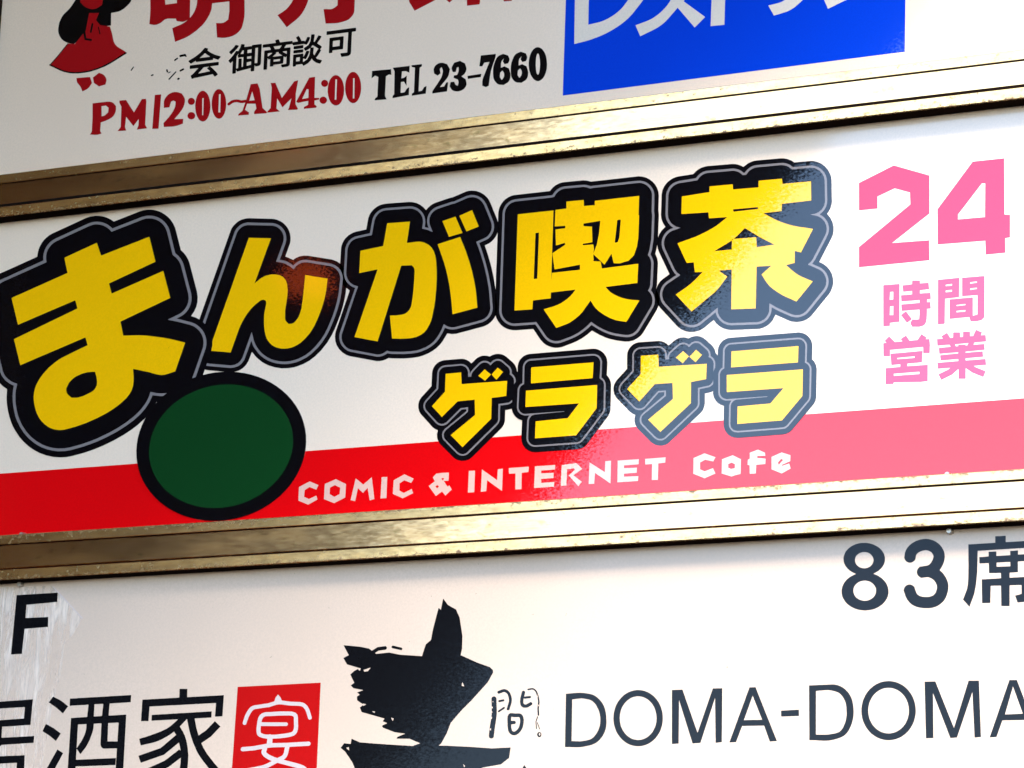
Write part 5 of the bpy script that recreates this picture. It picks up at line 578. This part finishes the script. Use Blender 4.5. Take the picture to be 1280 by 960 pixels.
  [[-845,-2691,-870,-2827,-873,-2829,-899,-2803,-904,-2807,-965,-3063,-988,-3202,-989,-3206,-1057,-3257,-1102,-3403,-1408,-3373,-1565,-3339,-1740,-3350,-1762,-3338,-1712,-3310,-1617,-3302,-1607,-3298,-1600,-3290,-1598,-3276,-1607,-3262,-1620,-3256,-1730,-3264,-1808,-3306,-1851,-3277,-1979,-3249,-2209,-3221,-2214,-3222,-2132,-3350,-2207,-3384,-2153,-3463,-2148,-3468,-1963,-3523,-1953,-3523,-1952,-3525,-1961,-3551,-1966,-3556,-1993,-3532,-2042,-3553,-2096,-3597,-2033,-3704,-2078,-3734,-2081,-3738,-2039,-3773,-1911,-3798,-1905,-3803,-1985,-3827,-1948,-3856,-1981,-3877,-1984,-3881,-1981,-3922,-1978,-3927,-1901,-3977,-1896,-3970,-1850,-3981,-1885,-4001,-1895,-3991,-1936,-4018,-1910,-4073,-1905,-4078,-1584,-4167,-1582,-4168,-1604,-4199,-1598,-4204,-1547,-4223,-1544,-4228,-1613,-4257,-1613,-4261,-1598,-4282,-1430,-4343,-1282,-4365,-1387,-4400,-1392,-4404,-1400,-4424,-1222,-4430,-1071,-4490,-1172,-4521,-1652,-4481,-1909,-4456,-2027,-4408,-2031,-4411,-2040,-4473,-2130,-4461,-2176,-4515,-2176,-4519,-2111,-4566,-2002,-4702,-1942,-4820,-1888,-4887,-1883,-4890,-447,-4922,-205,-4811,40,-4777,147,-4702,162,-4576,160,-4574,-90,-4579,-367,-4554,-714,-4529,-807,-4526,-813,-4524,-780,-4498,-711,-4376,-664,-4250,-534,-4108,-389,-3975,-180,-3760,-114,-3643,-121,-3611,-164,-3575,-337,-3513,-568,-3411,-552,-3331,-555,-3174,-605,-2939,-659,-2835,-776,-2771,-840,-2692],[-1524,-3255,-1532,-3261,-1535,-3270,-1533,-3279,-1523,-3287,-1401,-3316,-1391,-3316,-1381,-3307,-1381,-3294,-1392,-3284,-1514,-3254],[-1818,-3521,-1815,-3521,-1816,-3526,-1849,-3565,-1894,-3569,-1900,-3568,-1910,-3549,-1910,-3545],[-528,-3748,-503,-3797,-503,-3802,-531,-3797,-537,-3792],[-1761,-4073,-1755,-4071,-1725,-4075,-1717,-4079,-1729,-4093],[-1491,-4162,-1485,-4161,-1454,-4172,-1463,-4199,-1467,-4201],[-2077,-4513,-2066,-4510,-2062,-4513,-2056,-4549,-2059,-4552,-2099,-4521],[-469,-4766,-469,-4764,-464,-4766,-441,-4784,-452,-4804]]),
 ('kanb','low','brush_mark','black3',1,'small black brush character',
  [[403,-3856,362,-3862,357,-3867,357,-3876,366,-3881,420,-3874,433,-3876,446,-3883,466,-3903,475,-3918,494,-3968,498,-3927,500,-3925,482,-3892,458,-3868,442,-3859,419,-3855],[32,-3855,3,-3862,-38,-3876,-46,-3885,-46,-3897,-37,-3908,-24,-3911,34,-3893,47,-3892,71,-3901,83,-3911,93,-3923,108,-3956,114,-3997,111,-4021,88,-4103,92,-4111,99,-4117,115,-4119,127,-4110,151,-4028,154,-3999,152,-3975,146,-3948,127,-3906,109,-3885,94,-3872,71,-3861,52,-3855],[295,-3885,289,-3889,284,-3897,267,-3970,264,-4014,270,-4052,280,-4071,300,-4086,317,-4092,333,-4094,358,-4093,377,-4088,423,-4063,430,-4052,429,-4040,420,-4030,404,-4026,347,-4053,334,-4053,318,-4049,313,-4042,310,-4030,309,-3998,312,-3977,325,-3983,399,-3979,408,-3974,411,-3963,404,-3954,394,-3951,317,-3956,328,-3907,326,-3898,321,-3890,314,-3886,305,-3883],[502,-3929,503,-3966,503,-3969,495,-3971,504,-4013,505,-4036,500,-4107,501,-4130,507,-4189,510,-4196,517,-4199,525,-4196,528,-4190,521,-4110,526,-4040,525,-4014,514,-3960],[-94,-3940,-105,-3943,-114,-3948,-121,-3957,-123,-3966,-116,-4064,-114,-4067,-101,-4066,-99,-4070,-100,-4088,-113,-4085,-115,-4087,-113,-4123,-99,-4132,-104,-4142,-111,-4136,-112,-4138,-114,-4188,-112,-4191,-105,-4191,-106,-4214,-117,-4220,-131,-4320,-138,-4426,-136,-4437,-127,-4450,-116,-4456,-103,-4459,-83,-4454,-74,-4446,-70,-4436,-62,-4331,-47,-4216,-43,-4169,-44,-4119,-55,-3968,-60,-3956,-69,-3947,-81,-3941],[25,-3982,-23,-3989,-30,-3995,-29,-4006,-22,-4012,-16,-4014,45,-4006,53,-3998,51,-3986,41,-3981],[-98,-3993,-97,-4014,-100,-4015,-104,-4014,-105,-3999],[507,-4063,511,-4061,521,-4063,517,-4081,515,-4082,508,-4081],[48,-4074,-25,-4117,-30,-4125,-26,-4134,-20,-4138,-10,-4137,62,-4094,65,-4087,64,-4081,58,-4076],[139,-4154,115,-4168,104,-4197,103,-4224,108,-4303,119,-4362,129,-4386,150,-4408,170,-4420,189,-4426,218,-4427,244,-4417,266,-4402,287,-4381,304,-4356,314,-4333,324,-4277,323,-4233,317,-4210,307,-4189,294,-4175,288,-4170,268,-4162,242,-4160,204,-4160,165,-4154],[504,-4205,500,-4209,481,-4267,491,-4356,498,-4360,501,-4359,503,-4353,494,-4271,513,-4210,510,-4206],[157,-4199,202,-4205,257,-4206,265,-4211,271,-4223,275,-4250,275,-4273,266,-4317,259,-4334,248,-4351,232,-4367,216,-4378,204,-4382,187,-4379,178,-4373,171,-4364,161,-4331,157,-4293,161,-4291,206,-4290,217,-4280,218,-4268,212,-4256,201,-4250,156,-4248,153,-4246,154,-4208],[504,-4276,502,-4283,535,-4360,539,-4365,542,-4364,545,-4360,511,-4280,507,-4276],[-115,-4332,-111,-4332,-113,-4356,-124,-4359,-126,-4355,-129,-4338],[528,-4397,518,-4403,512,-4412,509,-4423,511,-4435,516,-4447,524,-4454,533,-4459,546,-4459,557,-4454,564,-4445,567,-4434,566,-4419,559,-4407,550,-4399,540,-4396],[537,-4409,541,-4408,547,-4409,553,-4419,553,-4433,546,-4441,537,-4439,532,-4430,532,-4418]]),
 ('sl','low','brush_mark','black3',1,'tip of a small black brush stroke',
  [[352,-4792,389,-4835,422,-4936,294,-4934,330,-4834]]),
 ('n8','low','numeral','black3',1,'black numeral 8',
  [[4600,-2280,4573,-2283,4532,-2293,4496,-2307,4476,-2317,4446,-2339,4420,-2365,4409,-2381,4395,-2411,4387,-2445,4388,-2479,4395,-2511,4411,-2544,4435,-2576,4465,-2604,4497,-2626,4544,-2648,4510,-2660,4468,-2680,4433,-2706,4406,-2736,4392,-2755,4376,-2792,4368,-2829,4368,-2869,4378,-2909,4387,-2930,4406,-2962,4436,-2998,4474,-3028,4493,-3040,4535,-3061,4585,-3078,4632,-3086,4658,-3089,4708,-3087,4755,-3080,4781,-3073,4824,-3055,4860,-3033,4880,-3016,4906,-2988,4927,-2955,4936,-2933,4944,-2896,4943,-2856,4934,-2818,4916,-2778,4892,-2746,4857,-2712,4819,-2685,4798,-2674,4756,-2656,4792,-2640,4824,-2621,4851,-2598,4865,-2582,4883,-2554,4894,-2523,4897,-2503,4897,-2472,4888,-2437,4881,-2419,4863,-2390,4837,-2360,4804,-2334,4751,-2305,4706,-2290,4662,-2282],[4625,-2391,4651,-2392,4669,-2395,4690,-2403,4708,-2412,4722,-2424,4737,-2440,4748,-2458,4754,-2476,4757,-2493,4755,-2510,4750,-2527,4741,-2544,4725,-2560,4710,-2571,4692,-2579,4674,-2583,4653,-2586,4627,-2583,4606,-2578,4585,-2569,4565,-2554,4551,-2540,4539,-2522,4531,-2501,4529,-2481,4531,-2464,4538,-2444,4549,-2427,4563,-2414,4584,-2402,4604,-2395],[4637,-2733,4664,-2734,4687,-2739,4711,-2747,4734,-2761,4756,-2779,4771,-2797,4783,-2817,4790,-2840,4792,-2860,4788,-2889,4780,-2908,4767,-2928,4751,-2943,4725,-2959,4701,-2968,4678,-2972,4654,-2973,4628,-2969,4596,-2959,4575,-2948,4554,-2932,4537,-2914,4523,-2890,4515,-2867,4513,-2844,4517,-2816,4525,-2796,4539,-2777,4561,-2757,4581,-2746,4605,-2738]]),
 ('n3','low','numeral','black3',1,'black numeral 3',
  [[5370,-2274,5324,-2279,5272,-2294,5225,-2317,5199,-2336,5168,-2368,5151,-2396,5140,-2424,5131,-2484,5142,-2513,5161,-2534,5186,-2546,5200,-2549,5215,-2548,5238,-2541,5255,-2527,5267,-2512,5274,-2466,5280,-2454,5301,-2434,5328,-2421,5359,-2412,5397,-2410,5417,-2415,5435,-2422,5455,-2435,5464,-2443,5482,-2471,5485,-2491,5477,-2525,5456,-2560,5436,-2581,5415,-2591,5398,-2594,5314,-2601,5314,-2608,5300,-2621,5290,-2637,5285,-2654,5285,-2671,5290,-2688,5298,-2703,5312,-2718,5329,-2728,5332,-2735,5413,-2730,5428,-2732,5462,-2747,5491,-2769,5513,-2799,5529,-2839,5528,-2870,5518,-2906,5503,-2931,5486,-2946,5472,-2953,5443,-2961,5423,-2963,5379,-2961,5359,-2958,5330,-2950,5316,-2943,5298,-2931,5287,-2917,5279,-2903,5254,-2829,5248,-2830,5234,-2817,5219,-2810,5205,-2806,5190,-2805,5176,-2808,5161,-2814,5141,-2831,5133,-2845,5129,-2862,5124,-2865,5151,-2945,5168,-2980,5190,-3009,5209,-3029,5229,-3045,5256,-3061,5279,-3072,5314,-3083,5371,-3094,5435,-3097,5470,-3094,5498,-3088,5536,-3075,5567,-3057,5590,-3040,5610,-3020,5632,-2988,5647,-2955,5661,-2905,5665,-2879,5666,-2848,5664,-2823,5657,-2794,5645,-2765,5631,-2736,5607,-2701,5587,-2678,5561,-2654,5579,-2629,5595,-2602,5613,-2557,5619,-2526,5622,-2498,5620,-2467,5613,-2438,5600,-2409,5584,-2382,5563,-2356,5541,-2335,5513,-2314,5484,-2298,5434,-2281,5402,-2275]]),
 ('seki','low','character','black3',1,'black kanji seat',
  [[6289,-2291,6226,-2290,6223,-2293,6223,-2367,5903,-2369,5905,-2598,5903,-2750,5898,-2837,5889,-2885,5882,-2910,5841,-3014,5918,-3103,5966,-2977,5977,-2942,5991,-2870,6001,-2792,6010,-2696,6015,-2451,6824,-2444,6829,-2442,6830,-2366,6828,-2364,6351,-2366,6348,-2362,6348,-2291],[6489,-2471,6401,-2472,6400,-2520,6399,-2521,6240,-2523,6237,-2519,6237,-2471,6234,-2469,6146,-2468,6144,-2469,6145,-2523,6034,-2526,6035,-2601,6147,-2602,6150,-2720,6288,-2724,6290,-2727,6291,-2784,6288,-2786,6063,-2788,6067,-3064,6069,-3067,6163,-3068,6165,-3066,6169,-2873,6171,-2869,6288,-2872,6291,-2873,6294,-3111,6392,-3116,6393,-2878,6395,-2874,6530,-2877,6532,-2879,6532,-2980,6458,-2996,6457,-2998,6485,-3079,6634,-3071,6636,-3068,6637,-2787,6635,-2784,6395,-2785,6393,-2783,6394,-2727,6491,-2726,6491,-2603,6495,-2601,6790,-2600,6791,-2518,6495,-2520,6492,-2519,6492,-2474],[6396,-2601,6401,-2601,6401,-2652,6239,-2649,6240,-2601]]),
 ('D1','low','letter','black3',1,'black letter D',
  [[873,-3941,1012,-3934,1058,-3934,1104,-3938,1135,-3943,1196,-3954,1226,-3963,1254,-3976,1279,-3992,1302,-4010,1323,-4030,1343,-4052,1360,-4075,1380,-4108,1394,-4143,1405,-4180,1412,-4217,1419,-4287,1419,-4320,1417,-4353,1411,-4385,1401,-4416,1388,-4445,1371,-4473,1351,-4498,1328,-4521,1303,-4541,1272,-4558,1238,-4570,1202,-4579,1128,-4591,1080,-4595,1032,-4595,885,-4587],[959,-4013,1048,-4005,1077,-4004,1107,-4007,1132,-4011,1181,-4022,1205,-4031,1227,-4043,1246,-4059,1264,-4078,1279,-4098,1304,-4141,1315,-4165,1324,-4190,1330,-4215,1335,-4240,1337,-4265,1338,-4293,1336,-4321,1331,-4348,1323,-4375,1313,-4400,1288,-4442,1273,-4461,1256,-4479,1236,-4493,1214,-4504,1189,-4511,1163,-4516,1111,-4522,1083,-4524,1054,-4523,969,-4518]]),
 ('O1','low','letter','black3',1,'black letter O',
  [[2148,-4276,2148,-4305,2145,-4334,2140,-4363,2132,-4391,2123,-4418,2111,-4443,2096,-4468,2080,-4490,2062,-4512,2042,-4531,2021,-4548,1998,-4563,1973,-4576,1948,-4587,1922,-4595,1895,-4600,1867,-4604,1839,-4604,1812,-4602,1784,-4597,1756,-4590,1729,-4581,1703,-4569,1678,-4555,1654,-4538,1631,-4520,1610,-4499,1590,-4477,1572,-4453,1556,-4428,1542,-4401,1531,-4373,1521,-4345,1514,-4316,1510,-4286,1507,-4257,1508,-4227,1510,-4198,1516,-4169,1523,-4141,1533,-4114,1545,-4088,1559,-4063,1576,-4040,1594,-4019,1614,-4000,1636,-3982,1659,-3967,1684,-3954,1709,-3944,1736,-3936,1763,-3930,1791,-3927,1819,-3927,1847,-3929,1875,-3934,1902,-3941,1929,-3951,1955,-3963,1980,-3978,2004,-3995,2027,-4013,2048,-4034,2068,-4056,2085,-4080,2101,-4106,2114,-4132,2126,-4160,2135,-4188,2142,-4217,2146,-4247],[2067,-4274,2065,-4319,2056,-4363,2039,-4404,2017,-4440,2003,-4457,1972,-4485,1955,-4497,1937,-4507,1918,-4515,1899,-4521,1878,-4526,1858,-4528,1837,-4529,1816,-4527,1796,-4523,1775,-4518,1755,-4511,1736,-4501,1717,-4490,1682,-4463,1666,-4447,1638,-4411,1626,-4392,1607,-4350,1595,-4305,1590,-4259,1592,-4213,1601,-4169,1617,-4128,1640,-4091,1654,-4075,1685,-4046,1720,-4025,1740,-4016,1759,-4010,1780,-4006,1800,-4003,1821,-4003,1842,-4005,1863,-4009,1883,-4014,1903,-4022,1923,-4031,1942,-4042,1959,-4055,1992,-4086,2007,-4103,2032,-4141,2050,-4184,2062,-4228]]),
 ('M1','low','letter','black3',1,'black letter M',
  [[2255,-3942,2390,-3941,2596,-4464,2777,-3941,2897,-3942,2906,-4584,2827,-4590,2808,-4055,2636,-4585,2536,-4590,2350,-4067,2359,-4586,2272,-4589]]),
 ('A1','low','letter','black3',1,'black letter A',
  [[3240,-3944,3316,-3944,3595,-4590,3506,-4593,3432,-4403,3157,-4400,3084,-4589,3000,-4590],[3282,-4044,3406,-4333,3178,-4331]]),
 ('dash','low','letter','black3',1,'black hyphen',
  [[3639,-4233,3861,-4228,3863,-4303,3642,-4303]]),
 ('D2','low','letter','black3',1,'black letter D',
  [[3981,-3947,4264,-3945,4289,-3946,4315,-3951,4339,-3958,4364,-3968,4387,-3980,4410,-3995,4432,-4013,4452,-4033,4470,-4054,4485,-4077,4502,-4107,4514,-4140,4522,-4174,4528,-4208,4531,-4242,4533,-4275,4532,-4308,4529,-4341,4522,-4373,4514,-4405,4502,-4435,4489,-4465,4473,-4494,4453,-4520,4430,-4542,4406,-4557,4380,-4569,4353,-4578,4297,-4592,4238,-4601,4178,-4602,4056,-4593,3995,-4591],[4068,-4016,4179,-4010,4216,-4010,4252,-4015,4293,-4024,4313,-4031,4333,-4039,4351,-4049,4370,-4064,4387,-4082,4402,-4102,4414,-4123,4425,-4145,4434,-4168,4439,-4191,4443,-4215,4447,-4291,4446,-4320,4442,-4348,4437,-4375,4428,-4402,4409,-4446,4397,-4467,4382,-4485,4364,-4501,4346,-4509,4327,-4515,4307,-4520,4229,-4530,4191,-4531,4075,-4527]]),
 ('O2','low','letter','black3',1,'black letter O',
  [[5282,-4284,5281,-4314,5277,-4343,5271,-4372,5263,-4401,5252,-4428,5239,-4454,5224,-4479,5207,-4502,5188,-4523,5167,-4543,5145,-4560,5121,-4576,5096,-4589,5069,-4599,5042,-4608,5015,-4613,4986,-4616,4958,-4617,4929,-4615,4901,-4610,4873,-4603,4846,-4593,4819,-4581,4794,-4566,4769,-4550,4746,-4531,4725,-4510,4706,-4487,4688,-4463,4672,-4437,4659,-4410,4647,-4382,4638,-4353,4632,-4324,4628,-4294,4626,-4264,4627,-4234,4631,-4204,4637,-4175,4645,-4146,4656,-4119,4669,-4092,4684,-4067,4701,-4044,4720,-4022,4741,-4003,4764,-3985,4788,-3970,4814,-3957,4840,-3946,4867,-3938,4895,-3933,4924,-3930,4952,-3929,4981,-3932,5009,-3937,5037,-3944,5065,-3954,5091,-3967,5117,-3981,5141,-3998,5164,-4017,5185,-4038,5204,-4061,5222,-4086,5237,-4111,5250,-4138,5261,-4166,5270,-4195,5276,-4225,5280,-4254],[5200,-4282,5197,-4327,5186,-4371,5178,-4392,5157,-4432,5144,-4449,5130,-4466,5114,-4481,5097,-4495,5080,-4506,5061,-4516,5041,-4525,5021,-4531,5000,-4535,4979,-4538,4957,-4538,4936,-4537,4915,-4533,4894,-4527,4873,-4520,4853,-4511,4834,-4499,4816,-4486,4799,-4472,4783,-4456,4768,-4438,4755,-4420,4733,-4379,4724,-4357,4713,-4312,4709,-4266,4712,-4220,4723,-4176,4731,-4155,4752,-4115,4765,-4097,4779,-4081,4795,-4065,4812,-4052,4830,-4040,4849,-4030,4869,-4022,4889,-4015,4910,-4011,4932,-4009,4953,-4009,4975,-4010,4996,-4014,5017,-4020,5037,-4028,5057,-4037,5076,-4048,5094,-4061,5111,-4076,5127,-4092,5142,-4110,5155,-4129,5167,-4148,5185,-4191,5196,-4236]]),
 ('M2','low','letter','black3',1,'black letter M',
  [[5385,-3952,5514,-3954,5736,-4498,5908,-3959,6030,-3963,6054,-4610,5979,-4615,5953,-4092,5772,-4609,5694,-4612,5486,-4087,5493,-4606,5405,-4608]]),
 ('A2','low','letter','black3',1,'black letter A',
  [[6387,-3969,6475,-3972,6716,-4613,6636,-4615,6555,-4431,6304,-4428,6236,-4615,6155,-4618],[6429,-4044,6542,-4358,6335,-4361]]),
 ('film','low','tape_remnant','film',0.5,'crumpled clear tape remnant',
  [[-7720,-2222,-6654,-2242,-6127,-2695,-6245,-2903,-6381,-3047,-6378,-3355,-6484,-3828,-6628,-5082,-7439,-5066]]),
 ('filme','low','tape_edge','white3',0.7,None,
  [[-6622,-2249,-6634,-2259,-6631,-2262,-6132,-2711,-6120,-2701,-6122,-2698]]),
]
made = {}
for row in PRINT:
    made[row[0]] = prt(*row[1:])
made['ovalb'].parent = made['oval']
for k in ('girl_r', 'girl_h', 'girl_s', 'girl_s2'):
    made[k].parent = made['girl_b']
made['filme'].parent = made['film']
made['frag']['kind'] = 'stuff'
